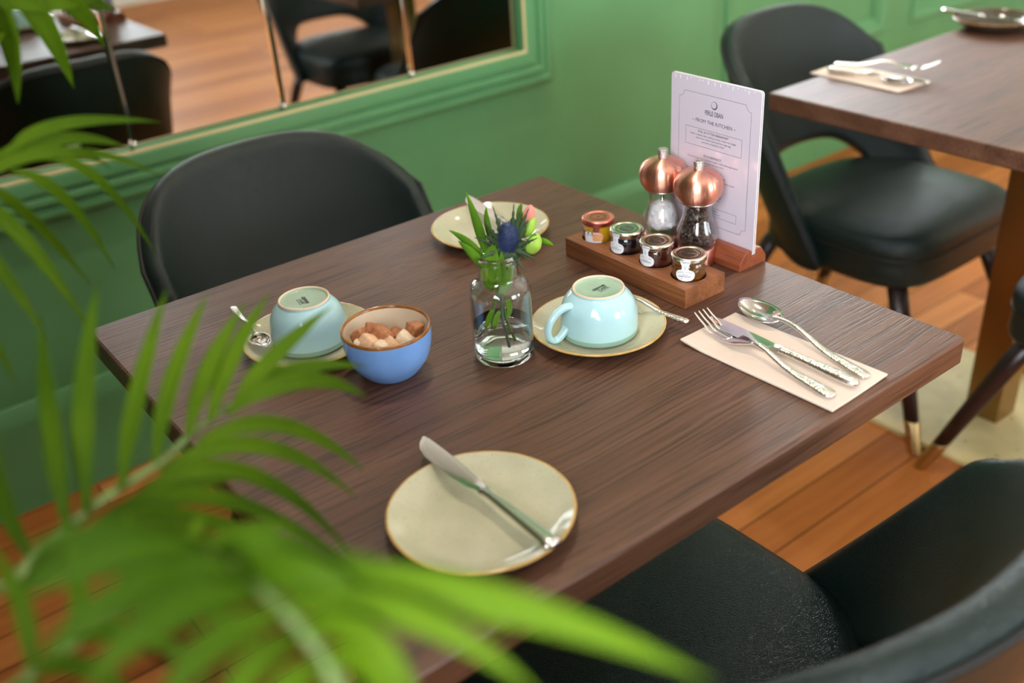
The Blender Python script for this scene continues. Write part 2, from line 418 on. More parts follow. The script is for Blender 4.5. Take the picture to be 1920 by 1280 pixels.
M['palm_stem'] = plain('palm_stem', lin(104, 128, 62), 0.5, noise_amt=0.2, noise_scale=20)
M['flower_leaf'] = leaf_mat('flower_leaf', lin(96, 146, 34), lin(140, 192, 52), 0.4)
M['thistle_leaf'] = leaf_mat('thistle_leaf', lin(64, 84, 58), lin(108, 126, 92), 0.12)
M['thistle'] = plain('thistle_blue', lin(46, 60, 96), 0.6, noise_amt=0.4, noise_scale=150)
M['stem'] = plain('flower_stem', lin(86, 118, 52), 0.5, noise_amt=0.2, noise_scale=40)
M['stem_dark'] = plain('thistle_stem', lin(72, 92, 76), 0.5, noise_amt=0.2, noise_scale=40)
M['bud_pink'] = plain('pink_bud', lin(232, 142, 128), 0.55, noise_amt=0.1, sub=0.2)
M['bud_green'] = plain('green_bud', lin(152, 190, 70), 0.5, noise_amt=0.2, noise_scale=60, sub=0.2)
M['terracotta'] = plain('dark_plant_pot', lin(46, 46, 44), 0.5, noise_amt=0.1)
M['soil'] = plain('soil', lin(44, 32, 24), 0.9, noise_amt=0.4, noise_scale=60, bump_amt=1.0, bump_scale=80, bump_dist=0.01)
M['taupe'] = plain('taupe_wall_paint', lin(112, 96, 82), 0.7, noise_amt=0.04)
M['pane'] = pane_mat('window_pane')
# ------------------------------------------------------------------ room
def struct(o): o['kind'] = 'structure'; return o
CEIL = 2.9
struct(box('floor', (1.9, -1.6, -0.03), (6.3, 6.2, 0.06), M['floor'], bev=0))
struct(box('ceiling', (1.9, -1.6, CEIL + 0.03), (6.3, 6.2, 0.06), M['ceiling'], bev=0))
BY = 1.21      # face of the projecting wall that carries the mirror
RY = 1.34      # face of the panelled wall beside it
WX0, WX1, WZ0, WZ1 = 1.98, 4.12, 1.02, 1.98      # window above the panelling
b = MB()
for x0, x1, y0, y1, z0, z1 in ((-1.15, 1.71, BY, 1.5, 0, CEIL), (1.71, 5.0, RY, 1.5, 0, WZ0), (1.71, 5.0, RY, 1.5, WZ1, CEIL), (1.71, WX0, RY, 1.5, WZ0, WZ1), (WX1, 5.0, RY, 1.5, WZ0, WZ1)):
    b.add(*box_vf(((x0 + x1) / 2, (y0 + y1) / 2, (z0 + z1) / 2), (x1 - x0, y1 - y0, z1 - z0)))
struct(b.build('wall_back', M['green'], smooth=False))

def holed_wall(name, axis, at, lo, hi, holes, mat, th=0.12):
    """wall in plane axis=at from lo to hi with window holes (a0,a1,z0,z1)"""
    b = MB()
    def slab(a0, a1, z0, z1):
        if a1 - a0 < 1e-4 or z1 - z0 < 1e-4: return
        c = (at, (a0 + a1) / 2, (z0 + z1) / 2) if axis == 'x' else ((a0 + a1) / 2, at, (z0 + z1) / 2)
        d = (th, a1 - a0, z1 - z0) if axis == 'x' else (a1 - a0, th, z1 - z0)
        b.add(*box_vf(c, d))
    cur = lo
    for a0, a1, z0, z1 in sorted(holes):
        slab(cur, a0, 0, CEIL); slab(a0, a1, 0, z0); slab(a0, a1, z1, CEIL); cur = a1
    slab(cur, hi, 0, CEIL)
    return struct(b.build(name, mat, smooth=False))
def window(name, axis, at, h):
    a0, a1, z0, z1 = h
    ac = (a0 + a1) / 2; zc = (z0 + z1) / 2
    loc = (at, ac, z0) if axis == 'x' else (ac, at, z0)
    w = struct(empty(name, loc))
    def bx(nm, a, z, da, dz, th, mat):
        c = (0, a - ac, z - z0) if axis == 'x' else (a - ac, 0, z - z0)
        d = (th, da, dz) if axis == 'x' else (da, th, dz)
        return MB().add(*box_vf(c, d)), nm, mat
    fb = MB()
    t = 0.06
    for a, z, da, dz in ((a0 + t / 2, zc, t, z1 - z0), (a1 - t / 2, zc, t, z1 - z0), (ac, z0 + t / 2, a1 - a0 - 2 * t, t), (ac, z1 - t / 2, a1 - a0 - 2 * t, t), (ac, zc, 0.045, z1 - z0 - 2 * t), (ac, z0 + 0.62 * (z1 - z0), a1 - a0 - 2 * t, 0.04)):
        c = (0, a - ac, z - z0) if axis == 'x' else (a - ac, 0, z - z0)
        d = (0.07, da, dz) if axis == 'x' else (da, 0.07, dz)
        fb.add(*box_vf(c, d))
    fb.build('window_frame', M['white'], w, smooth=False)
    c = (0, 0, zc - z0); d = (0.006, a1 - a0 - 2 * t, z1 - z0 - 2 * t) if axis == 'x' else (a1 - a0 - 2 * t, 0.006, z1 - z0 - 2 * t)
    MB().add(*box_vf(c, d)).build('pane', M['pane'], w, smooth=False)
H1 = (WX0, WX1, WZ0, WZ1); H2 = (0.60, 2.20, 0.90, 2.60); H3 = (2.90, 4.10, 1.00, 2.40); H4 = (-2.40, -0.60, 1.05, 2.60)
holed_wall('wall_right', 'x', 5.06, -4.62, 1.5, [], M['cream_wall'])
holed_wall('wall_front', 'y', -4.56, -1.15, 5.0, [H2, H3], M['cream_wall'])
holed_wall('wall_left', 'x', -1.21, -4.62, 1.5, [H4], M['taupe'])
window('window_1', 'y', 1.43, H1); window('window_2', 'y', -4.56, H2); window('window_3', 'x', -1.21, H4); window('window_4', 'y', -4.56, H3)

def skirting(name, x0, x1, y, h=0.245):
    prof = [(0, 0), (0.020, 0), (0.020, h - 0.045), (0.016, h - 0.035), (0.017, h - 0.028), (0.010, h - 0.008), (0.006, h), (0, h)]
    rings = [[(x, y - d, z) for d, z in prof] for x in (x0, x1)]
    v, f = loft_vf(rings)
    return struct(bevel(mesh_obj(name, v, f, M['green'], smooth=False), 0.0015))
skirting('baseboard_back', -1.15, 1.71, BY)
skirting('baseboard_right', 1.73, 5.0, RY)

def rect_sweep(x0, x1, z0, z1, prof, y):
    """profile (d outward, h towards the room) swept round a rectangle in the wall plane with mitred corners"""
    cs = [(x0, z0, -1, -1), (x1, z0, 1, -1), (x1, z1, 1, 1), (x0, z1, -1, 1)]
    rings = [[(cx + sx * d, y - h, cz + sz * d) for d, h in prof] for cx, cz, sx, sz in cs]
    return loft_vf(rings, cap=False, closed=True)
# raised stiles and rails of the panelling beside the projecting wall
PANELS = [(1.89, 2.745), (2.925, 3.78), (3.96, 4.82)]
PZ0, PZ1 = 0.415, 0.90
b = MB()
edges = [1.71] + [e for p in PANELS for e in p] + [5.0]
for k in range(0, len(edges), 2):
    b.add(*box_vf(((edges[k] + edges[k + 1]) / 2, RY - 0.009, 0.625), (edges[k + 1] - edges[k], 0.018, 0.75)))
for a0, a1 in PANELS:
    b.add(*box_vf(((a0 + a1) / 2, RY - 0.009, (0.25 + PZ0) / 2), (a1 - a0, 0.018, PZ0 - 0.25)))
    b.add(*box_vf(((a0 + a1) / 2, RY - 0.009, (PZ1 + 1.0) / 2), (a1 - a0, 0.018, 1.0 - PZ1)))
struct(b.build('trim_1', M['green'], smooth=False))
for k, (a0, a1) in enumerate(PANELS):
    prof = [(-0.046, 0), (-0.046, 0.008), (-0.038, 0.012), (-0.030, 0.012), (-0.024, 0.022), (-0.012, 0.026), (0.0, 0.028), (0.006, 0.024), (0.006, 0.0)]
    v, f = rect_sweep(a0, a1, PZ0, PZ1, prof, RY)
    struct(bevel(mesh_obj('trim_%d' % (k + 2), v, f, M['green'], smooth=False), 0.001))

# ------------------------------------------------------------------ framed mirror of several panes
mir = tag(empty('wall_mirror', (0.30, BY, 0.64)), 'large green-framed mirror of several tall panes on the green wall', 'mirror')
MX0, MX1, MZ0, MZ1 = -1.03, 0.975, 0.708, 2.20
prof = [(0.0, -0.004), (0.0, 0.036), (0.003, 0.039), (0.012, 0.040), (0.030, 0.040), (0.033, 0.030), (0.041, 0.030), (0.044, 0.039), (0.056, 0.039), (0.060, 0.026), (0.068, 0.026), (0.071, 0.033), (0.084, 0.033), (0.088, 0.018), (0.096, 0.016), (0.098, 0.012), (0.098, -0.004)]
v, f = rect_sweep(MX0, MX1, MZ0, MZ1, [(d, h) for d, h in prof], BY)
v = [(a - 0.30, b_ - BY, c - 0.64) for a, b_, c in v]
bevel(mesh_obj('frame', v, f, M['green'], mir, smooth=False), 0.0012)
# slim pale gilt beading round the inside of the frame
v, f = rect_sweep(MX0, MX1, MZ0, MZ1, [(0.0005, 0.0385), (-0.0045, 0.0385), (-0.0055, 0.036), (-0.0045, 0.033), (0.0005, 0.033)], BY)
mesh_obj('beading', [(a - 0.30, b_ - BY, c - 0.64) for a, b_, c in v], f, M['gilt'], mir, smooth=False)
JX = [MX0, -0.701, -0.366, -0.030, 0.308, 0.645, MX1]
tilts = [(0, 0), (0.10, 0.0), (-0.15, 0.10), (0.35, 0.12), (0.0, 0.05), (-0.1, 0.05)]
for k in range(6):
    x0, x1 = JX[k] + 0.0012, JX[k + 1] - 0.0012
    z0, z1 = MZ0 + 0.001, MZ1 - 0.001
    bv = 0.006; yf = -0.012; ye = -0.0095
    o = [(x0, z0), (x1, z0), (x1, z1), (x0, z1)]
    i_ = [(x0 + bv, z0 + bv), (x1 - bv, z0 + bv), (x1 - bv, z1 - bv), (x0 + bv, z1 - bv)]
    cx, cz = (x0 + x1) / 2, z0
    V = [(x - 0.30, ye, z - 0.64) for x, z in o] + [(x - 0.30, yf, z - 0.64) for x, z in i_] + [(x - 0.30, -0.003, z - 0.64) for x, z in o]
    F = [[0, 1, 5, 4], [1, 2, 6, 5], [2, 3, 7, 6], [3, 0, 4, 7], [4, 5, 6, 7], [0, 8, 9, 1], [1, 9, 10, 2], [2, 10, 11, 3], [3, 11, 8, 0], [8, 11, 10, 9]]
    # the panes were never hung perfectly true
    ay, ax = math.radians(tilts[k][0]), math.radians(tilts[k][1])
    V = [(x, y + (x - (cx - 0.30)) * math.tan(ay) - (z - 0.068) * math.tan(ax) * 0.25, z) for x, y, z in V]
    mesh_obj('mirror_pane', V, F, [M['mirror'], M['mirror_edge']], mir, smooth=False, fm=[1, 1, 1, 1, 0, 1, 1, 1, 1, 1])
for x in JX[1:-1]:
    pr_ = [(0, 0.010)] + [(0.006 * math.sin(a), 0.004 + 0.006 * math.cos(a)) for a in [math.radians(q) for q in range(15, 91, 15)]] + [(0.006, 0), (0, 0)]
    vv, ff, _ = lathe_vf(pr_, 20)
    vv = [(p[0] + x - 0.30, -0.011 - p[2], p[1] + MZ0 + 0.010 - 0.64) for p in vv]
    mesh_obj('stud', vv, ff, M['steel'], mir)
# ------------------------------------------------------------------ tables
def rrect(w, d, r, n=6, z=0.0):
    pts = []
    for cx, cy, a0 in ((w / 2 - r, d / 2 - r, 0), (-w / 2 + r, d / 2 - r, 90), (-w / 2 + r, -d / 2 + r, 180), (w / 2 - r, -d / 2 + r, 270)):
        for k in range(n + 1):
            a = math.radians(a0 + 90 * k / n); pts.append((cx + r * math.cos(a), cy + r * math.sin(a), z))
    return pts
TT = 0.034
def make_table():
    t = empty('dining_table', (0, 0, 0))
    rings = [rrect(0.748 - 2 * i, 0.753 - 2 * i, 0.006, 4, z) for i, z in ((0.0025, 0.75 - TT), (0.0, 0.75 - TT + 0.0025), (0.0, 0.7468), (0.0012, 0.7489), (0.0040, 0.75))]
    v, f = loft_vf(rings)
    o = mesh_obj('tabletop', v, f, M['table'], t, smooth=False)
    box('post', (0, 0, (0.012 + 0.70) / 2), (0.076, 0.076, 0.688), M['bronze'], t, 0.003)
    box('top_plate', (0, 0, 0.708), (0.32, 0.32, 0.016), M['legwood'], t, 0.002)
    box('base_plate', (0, 0, 0.006), (0.42, 0.42, 0.012), M['brass_plate'], t, 0.002)
    return t
table = tag(make_table(), 'dark oak square table set with cups, sugar bowl and flower vase', 'table', 'square pedestal tables')
table2 = tag(copy_tree(table), 'dark oak square table behind the menu card, laid with a dark plate', 'table', 'square pedestal tables')
table2.location = (1.342, 0.022, 0)

# ------------------------------------------------------------------ upholstered chairs (local: front -Y, origin on the floor under the seat centre)
def sstep(a, b, x):
    t = max(0, min(1, (x - a) / (b - a))); return t * t * (3 - 2 * t)
SZ0, SZ1 = 0.352, 0.792
def shell_bounds(s):
    q = abs(s)
    zt = SZ1 - 0.095 * q ** 3.3
    s1 = 0.66
    zb = 0.520 - 0.150 * (q / s1) ** 4.5 if q < s1 else 0.370 - 0.014 * min(1, (q - s1) / 0.2)
    return zb, zt
def shell_pt(s, t):
    zb, zt = shell_bounds(s)
    z = zb + (zt - zb) * t
    k = (z - SZ0) / (SZ1 - SZ0)
    pe = math.radians(90 - 24 * k); ph = s * pe
    a = 0.243 - 0.003 * k
    ye = -0.112 + 0.664 * (z - 0.339)          # the front edge rises in a straight line, leaning back
    yc = ye; bb = (0.105 + 0.180 * k) - ye
    cx, sx = math.cos(ph), math.sin(ph)
    x = a * sx / math.sin(pe); y = yc + bb * (cx - math.cos(pe)) / (1 - math.cos(pe))
    return Vector((x, y, z))
def make_shell(parent):
    NS, NT = 49, 15
    P = [[shell_pt(-1 + 2 * i / (NS - 1), j / (NT - 1)) for i in range(NS)] for j in range(NT)]
    def nrm(j, i):
        e = 0.01; s = -1 + 2 * i / (NS - 1); t = j / (NT - 1)
        ds = shell_pt(min(1, s + e), t) - shell_pt(max(-1, s - e), t)
        dt = shell_pt(s, min(1, t + e)) - shell_pt(s, max(0, t - e))
        nn = ds.cross(dt); nn.normalize()
        out = Vector((P[j][i].x, P[j][i].y - 0.0, 0))
        if nn.dot(out) < 0: nn = -nn
        return nn
    V = []; fr = {}; bk = {}
    def th(j, i):
        s = abs(-1 + 2 * i / (NS - 1)); t = j / (NT - 1)
        return 0.021 * (0.80 + 0.20 * (1 - s ** 2))
    Nn = [[nrm(j, i) for i in range(NS)] for j in range(NT)]
    for j in range(NT):
        for i in range(NS):
            fr[j, i] = len(V); V.append(P[j][i] - Nn[j][i] * th(j, i) * 1.15)
            bk[j, i] = len(V); V.append(P[j][i] + Nn[j][i] * th(j, i) * (0.85 + 1.5 * math.sin(math.pi * j / (NT - 1)) * (1 - (-1 + 2 * i / (NS - 1)) ** 2)))
    F = []
    for j in range(NT - 1):
        for i in range(NS - 1):
            F.append([fr[j, i], fr[j, i + 1], fr[j + 1, i + 1], fr[j + 1, i]])
            F.append([bk[j, i], bk[j + 1, i], bk[j + 1, i + 1], bk[j, i + 1]])
    per = [(0, i) for i in range(NS)] + [(j, NS - 1) for j in range(1, NT)] + [(NT - 1, i) for i in range(NS - 2, -1, -1)] + [(j, 0) for j in range(NT - 2, 0, -1)]
    mids = []; seam = []
    for q, (j, i) in enumerate(per):
        out = Vector((0, 0, 0))
        if j == 0: out += P[0][i] - P[1][i]
        if j == NT - 1: out += P[NT - 1][i] - P[NT - 2][i]
        if i == 0: out += P[j][0] - P[j][1]
        if i == NS - 1: out += P[j][NS - 1] - P[j][NS - 2]
        out.normalize(); r = th(j, i)
        ring = []
        for ang in (40, 90, 140):   # rounded roll at the edge
            a = math.radians(ang)
            ring.append(len(V)); V.append(P[j][i] - Nn[j][i] * r * 0.15 - Nn[j][i] * r * math.cos(a) + out * r * math.sin(a) * 0.9)
        mids.append(ring)
        a = math.radians(152); seam.append(P[j][i] - Nn[j][i] * r * 0.15 - Nn[j][i] * r * math.cos(a) * 1.0 + out * r * math.sin(a) * 0.92)
    m_ = len(per)
    for q in range(m_):
        q2 = (q + 1) % m_
        A = [fr[per[q]]] + mids[q] + [bk[per[q]]]; B = [fr[per[q2]]] + mids[q2] + [bk[per[q2]]]
        for k in range(4): F.append([A[k], A[k + 1], B[k + 1], B[k]])
    o = mesh_obj('backrest', V, F, M['leather'], parent)
    sub = o.modifiers.new('sub', 'SUBSURF'); sub.levels = 1; sub.render_levels = 1
    sv, sf = tube_vf(seam, 0.0042, 6, closed=True)
    mesh_obj('piping', sv, sf, M['piping'], o)
    return o
def superell(w, d, n, z, cnt=56, yoff=0.0):
    out = []
    for k in range(cnt):
        a = 2 * math.pi * k / cnt; c, s = math.cos(a), math.sin(a)
        m_ = n if s <= 0 else 2 + (n - 2) * 0.28      # squarer at the front, rounder towards the backrest
        out.append((w * math.copysign(abs(c) ** (2 / m_), c), d * math.copysign(abs(s) ** (2 / m_), s) + yoff, z))
    return out
def make_chair():
    c = empty('dining_chair', (0, 0, 0))
    W_, D2 = 0.227, 0.222
    yo = -0.085
    prof = [(0.030, 0.338), (0.012, 0.340), (0.003, 0.346), (0.0, 0.356), (0.0, 0.385), (0.001, 0.396), (-0.002, 0.404), (-0.003, 0.420), (0.001, 0.434), (0.010, 0.444), (0.026, 0.452), (0.060, 0.459), (0.12, 0.463), (0.19, 0.464)]
    rings = [superell(W_ - i, D2 - i, 4.8 - 1.8 * min(1, max(0, i) / 0.19), z + (0.008 if z > 0.39 else 0), 64, yo) for i, z in prof]
    v, f = loft_vf(rings)
    seat = mesh_obj('seat', v, f, M['leather'], c)
    pv, pf = tube_vf([(x, y, 0.407) for x, y, z in superell(W_ + 0.0005, D2 + 0.0005, 4.8, 0, 64, yo)], 0.0034, 6, closed=True)
    mesh_obj('piping', pv, pf, M['piping'], seat)
    make_shell(c)
    for sx in (-1, 1):
        for (x0, y0, x1, y1) in ((0.165, -0.245, 0.232, -0.385), (0.160, 0.085, 0.225, 0.225)):
            top = Vector((sx * x0, y0, 0.345)); bot = Vector((sx * x1, y1, 0.0))
            def at(t): return top.lerp(bot, t)
            def rings_of(ts_r):
                return [[at(t) + Vector((r * math.cos(a), r * math.sin(a), 0)) for a in [2 * math.pi * k / 16 for k in range(16)]] for t, r in ts_r]
            v, f = loft_vf(rings_of([(0, 0.022), (0.25, 0.0215), (0.55, 0.0185), (0.80, 0.0160)]))
            lg = mesh_obj('leg', v, f, M['legwood'], c)
            v, f = loft_vf(rings_of([(0.795, 0.0150), (0.797, 0.0168), (0.80, 0.0170), (0.985, 0.0142), (1.0, 0.0128)]))
            mesh_obj('ferrule', v, f, M['brass'], lg)
    return c
chair = make_chair()
CH = 'dark green leather chairs'
tag(chair, 'dark green leather chair between the laid table and the mirror', 'chair', CH)
chair.location = (0.026, 0.478, 0); chair.rotation_euler = (0, 0, math.radians(0))
for loc, rz, lab in (((1.330, 0.432, 0), 0, 'dark green leather chair behind the menu card, seat under the far table'),
                     ((-0.003, -0.357, 0), 180, 'dark green leather chair in the right foreground, seen from behind'),
                     ((1.300, -0.370, 0), 180, 'dark green leather chair cut by the right edge, splayed brass-tipped leg')):
    c = tag(copy_tree(chair), lab, 'chair', CH); c.location = loc; c.rotation_euler = (0, 0, math.radians(rz))
# ------------------------------------------------------------------ crockery
TZ = 0.7503
def make_plate(name, r, h, mats, loc, label, cat, group):
    """coupe plate with a coloured rim"""
    k = r / 0.085
    pr_ = [(0, 0.0030), (0.052 * k, 0.0030), (0.058 * k, 0.0038), (0.066 * k, 0.0066), (0.074 * k, 0.0112 * h / 0.017), (0.0795 * k, 0.0148 * h / 0.017), (0.0828 * k, 0.0168 * h / 0.017), (0.0844 * k, h), (0.0852 * k, h - 0.0006), (0.0850 * k, h - 0.0018), (0.0800 * k, 0.0120 * h / 0.017), (0.072 * k, 0.0066 * h / 0.017), (0.060 * k, 0.0020), (0.050 * k, 0.0008), (0.049 * k, 0.0), (0.044 * k, 0.0), (0.043 * k, 0.0010), (0, 0.0012)]
    t = empty(name, loc); tag(t, label, cat, group)
    cut0, cut1 = 6, 9
    def seg_prof(a, b): return pr_[a:b + 1]
    v, f, fi = lathe_vf(pr_, 96)
    body = [q for q, i in zip(f, fi) if not (cut0 <= i < cut1)]; rim = [q for q, i in zip(f, fi) if cut0 <= i < cut1]
    def part(nm, faces, mat):
        used = sorted({i for q in faces for i in q}); mp = {a: b for b, a in enumerate(used)}
        return mesh_obj(nm, [v[i] for i in used], [[mp[i] for i in q] for q in faces], mat, t)
    part('plate_body', body, mats[0]); part('rim', rim, mats[1])
    return t
SIDE = 'pale sage plates with ochre rims'
make_plate('side_plate', 0.0850, 0.0170, (M['sage'], M['rim']), (-0.221, -0.266, TZ), 'pale sage side plate with ochre rim nearest the viewer', 'plate', SIDE)
make_plate('side_plate', 0.0850, 0.0170, (M['sage'], M['rim']), (0.168, 0.241, TZ), 'pale sage side plate with ochre rim behind the flower vase', 'plate', SIDE)
make_plate('saucer', 0.0795, 0.0160, (M['sage'], M['rim']), (0.085, -0.082, TZ), 'sage saucer with ochre rim under the cup beside the jam board', 'saucer', SIDE)
make_plate('saucer', 0.0795, 0.0160, (M['sage'], M['rim']), (-0.179, 0.138, TZ), 'sage saucer with ochre rim under the cup behind the sugar bowl', 'saucer', SIDE)
make_plate('side_plate', 0.0900, 0.0240, (M['dark_glaze'], M['bowl_rim']), (1.690, 0.345, TZ), 'dark glazed plate on the far table under a knife', 'plate', 'plates on the far table')

def make_cup(loc, rz, label):
    t = empty('cup', loc, math.radians(rz)); tag(t, label, 'cup', 'upturned duck egg blue cups'); t.scale = (1.07, 1.07, 1.07)
    outer = smooth_prof([(0.0424, 0.0062), (0.0426, 0.012), (0.0422, 0.022), (0.0404, 0.032), (0.0364, 0.0405), (0.0314, 0.0466), (0.0288, 0.0492), (0.0284, 0.0512)], 5)
    inner = smooth_prof([(0.0394, 0.0), (0.0393, 0.010), (0.038, 0.024), (0.034, 0.036), (0.027, 0.043), (0.015, 0.046), (0, 0.0465)], 4)
    lathe('cup_body', outer, M['duck'], t, 80)
    lathe('rim', [(0.0394, 0.0), (0.0408, -0.0004), (0.0420, 0.0003), (0.0425, 0.002), (0.0424, 0.0062)], M['duck_rim'], t, 80)
    lathe('lining', inner, M['duck'], t, 80)
    lathe('foot_ring', [(0.0284, 0.0512), (0.0280, 0.0526), (0.0272, 0.0531), (0.0262, 0.0527), (0.0257, 0.0515)], M['foot'], t, 80)
    base = lathe('base', [(0.0257, 0.0515), (0.0250, 0.0503), (0.0236, 0.0497), (0.010, 0.0500), (0, 0.0500)], M['duck_base'], t, 80)
    # handle in the local -X direction
    path = smooth_prof([(-0.0365, 0.0395), (-0.0440, 0.0402), (-0.0545, 0.0365), (-0.0630, 0.0285), (-0.0668, 0.0185), (-0.0652, 0.0095), (-0.0600, 0.0046), (-0.0535, 0.0052), (-0.0480, 0.0098), (-0.0425, 0.0155)], 4)
    pts = [(x * 0.965, 0, z) for x, z in path]
    n_ = len(pts)
    v, f = tube_vf(pts, [0.0047 + 0.0012 * (1 - min(1, k / 8)) + 0.0010 * max(0, (k - n_ + 8) / 8) for k in range(n_)], 14, flat=0.80)
    mesh_obj('handle', v, f, M['duck'], t)
    b = MB()
    b.add(*xf(text_vf('GENWARE', 0.0040, offset=0.00012), Matrix.Translation((0, 0.0022, 0)) @ Matrix.Diagonal((0.95, 1.35, 1, 1))))
    b.add(*xf(text_vf('CAFE', 0.0056, spacing=1.05, offset=0.00012), Matrix.Translation((0.001, -0.0026, 0))))
    b.add(*xf(strip_vf([(-0.007, -0.0058), (0.009, -0.0058)], 0.0006), Matrix()))
    Rm = Matrix.Translation((0.002, -0.001, 0.05025)) @ Matrix.Rotation(math.radians(14), 4, 'Z')
    b.v = [tuple(Rm @ Vector(p)) for p in b.v]
    b.build('printed_mark', M['ink'], base, smooth=False)
    return t
make_cup((0.085, -0.084, TZ + 0.0056), -9, 'upturned pale duck egg blue cup beside the jam board')
make_cup((-0.178, 0.138, TZ + 0.0056), -114, 'upturned pale duck egg blue cup behind the sugar bowl')

# ------------------------------------------------------------------ sugar bowl with lumps
BX, BYY = -0.1415, 0.0155
bowl = tag(empty('sugar_bowl', (BX, BYY, TZ)), 'small blue bowl with cream inside and brown rim, full of sugar lumps', 'bowl')
ob = smooth_prof([(0, 0.0012), (0.024, 0.0012), (0.0270, 0.0), (0.0295, 0.001), (0.0360, 0.0078), (0.0445, 0.0210), (0.0487, 0.036), (0.0501, 0.050), (0.0503, 0.0555)], 4)
ib = smooth_prof([(0.0470, 0.0560), (0.0462, 0.047), (0.0445, 0.034), (0.0395, 0.019), (0.032, 0.0095), (0.022, 0.0055), (0, 0.0050)], 4)
lathe('bowl_body', ob, M['blue'], bowl, 80)
lathe('lining', ib, M['cream'], bowl, 80)
lathe('rim', [(0.0503, 0.0555), (0.0502, 0.0575), (0.0494, 0.0590), (0.0484, 0.0591), (0.0474, 0.0580), (0.0470, 0.0560)], M['bowl_rim'], bowl, 80)
def lump(size, loc, rot, mat, label, seed, cube=0.5):
    bm = bmesh.new(); bmesh.ops.create_cube(bm, size=2.0)
    bmesh.ops.subdivide_edges(bm, edges=bm.edges[:], cuts=5, use_grid_fill=True)
    rnd = random.Random(seed); off = Vector((rnd.random() * 50, rnd.random() * 50, rnd.random() * 50))
    ax = Vector((rnd.uniform(0.85, 1.1), rnd.uniform(0.8, 1.05), rnd.uniform(0.75, 1.0)))
    for q in bm.verts:
        sph = q.co.normalized() * 1.32
        p = q.co.lerp(sph, cube * 0.7)
        p = p * (1 + 0.10 * noise.noise(p * 1.1 + off) + 0.06 * noise.noise(p * 3.1 + off))
        q.co = Vector((p.x * ax.x, p.y * ax.y, p.z * ax.z)) * size
    me = bpy.data.meshes.new('sugar_lump'); bm.to_mesh(me); bm.free(); me.materials.append(mat)
    for p in me.polygons: p.use_smooth = True
    o = bpy.data.objects.new('sugar_lump', me); COL.objects.link(o)
    o.location = loc; o.rotation_euler = rot
    return tag(o, label, 'sugar lump', 'sugar lumps in the blue bowl')
ER, EF = Vector((0.788, -0.615, 0)), Vector((-0.615, -0.788, 0))   # right and front as seen from the seat at the corner
def bowl_at(r, fr, z): p = Vector((BX, BYY, TZ)) + ER * r + EF * fr; return (p.x, p.y, TZ + z)
LUMPS = [
    (0.0098, (-0.004, 0.008, 0.0395), (0.5, 0.4, 0.5), 'sugar_brown', 'largest brown sugar lump in the middle of the blue bowl', 0.38),
    (0.0084, (-0.016, -0.008, 0.0385), (0.2, 0.7, 1.1), 'sugar_brown', 'rough brown sugar lump at the back left of the heap', 0.5),
    (0.0078, (-0.0275, 0.004, 0.0390), (0.9, 0.2, 0.4), 'sugar_brown', 'brown sugar lump against the left side of the blue bowl', 0.4),
    (0.0084, (-0.0165, 0.0225, 0.0400), (0.3, 0.5, 0.2), 'sugar_pale', 'pale pinkish sugar lump at the front left of the heap', 0.55),
    (0.0058, (-0.0275, 0.0210, 0.0395), (0.1, 0.2, 0.8), 'sugar_cream', 'small cream sugar lump at the left front rim of the bowl', 0.6),
    (0.0080, (0.0100, 0.000, 0.0375), (0.7, 0.3, 0.9), 'sugar_brown', 'grainy brown sugar lump right of the largest one', 0.5),
    (0.0070, (0.0320, 0.001, 0.0445), (0.2, 0.3, 0.3), 'sugar_brown', 'brown sugar lump high against the right side of the bowl', 0.4),
    (0.0082, (0.0215, 0.0105, 0.0370), (0.6, 0.1, 0.6), 'sugar_cream', 'cream sugar lump below the brown one at the right side', 0.75),
    (0.0074, (0.0085, 0.0240, 0.0375), (0.3, 0.8, 0.1), 'sugar_pale', 'pale pink sugar lump at the front right of the heap', 0.5),
    (0.0066, (-0.0020, 0.0285, 0.0390), (0.2, 0.1, 0.5), 'sugar_cream', 'cream sugar lump at the front rim of the blue bowl', 0.6)]
for k, (s, l, r, mt, lab, cu) in enumerate(LUMPS): lump(s * 1.12, bowl_at(l[0], l[1], l[2] + 0.0090), r, M[mt], lab, 40 + k, cu)
for k, (l, mt) in enumerate((((-0.010, -0.004, 0.0225), 'sugar_brown'), ((0.012, -0.006, 0.0225), 'sugar_pale'), ((-0.013, 0.013, 0.0230), 'sugar_brown'), ((0.008, 0.014, 0.0225), 'sugar_cream'), ((0.0235, 0.004, 0.0245), 'sugar_brown'), ((-0.0235, 0.007, 0.0250), 'sugar_pale'), ((0.0, 0.002, 0.0135), 'sugar_brown'))):
    lump(0.0095, bowl_at(l[0], l[1], l[2] + 0.0065), (0.3 * k, 0.5 * k, 0.2 * k), M[mt], 'sugar lump buried under the heap in the blue bowl', 70 + k)

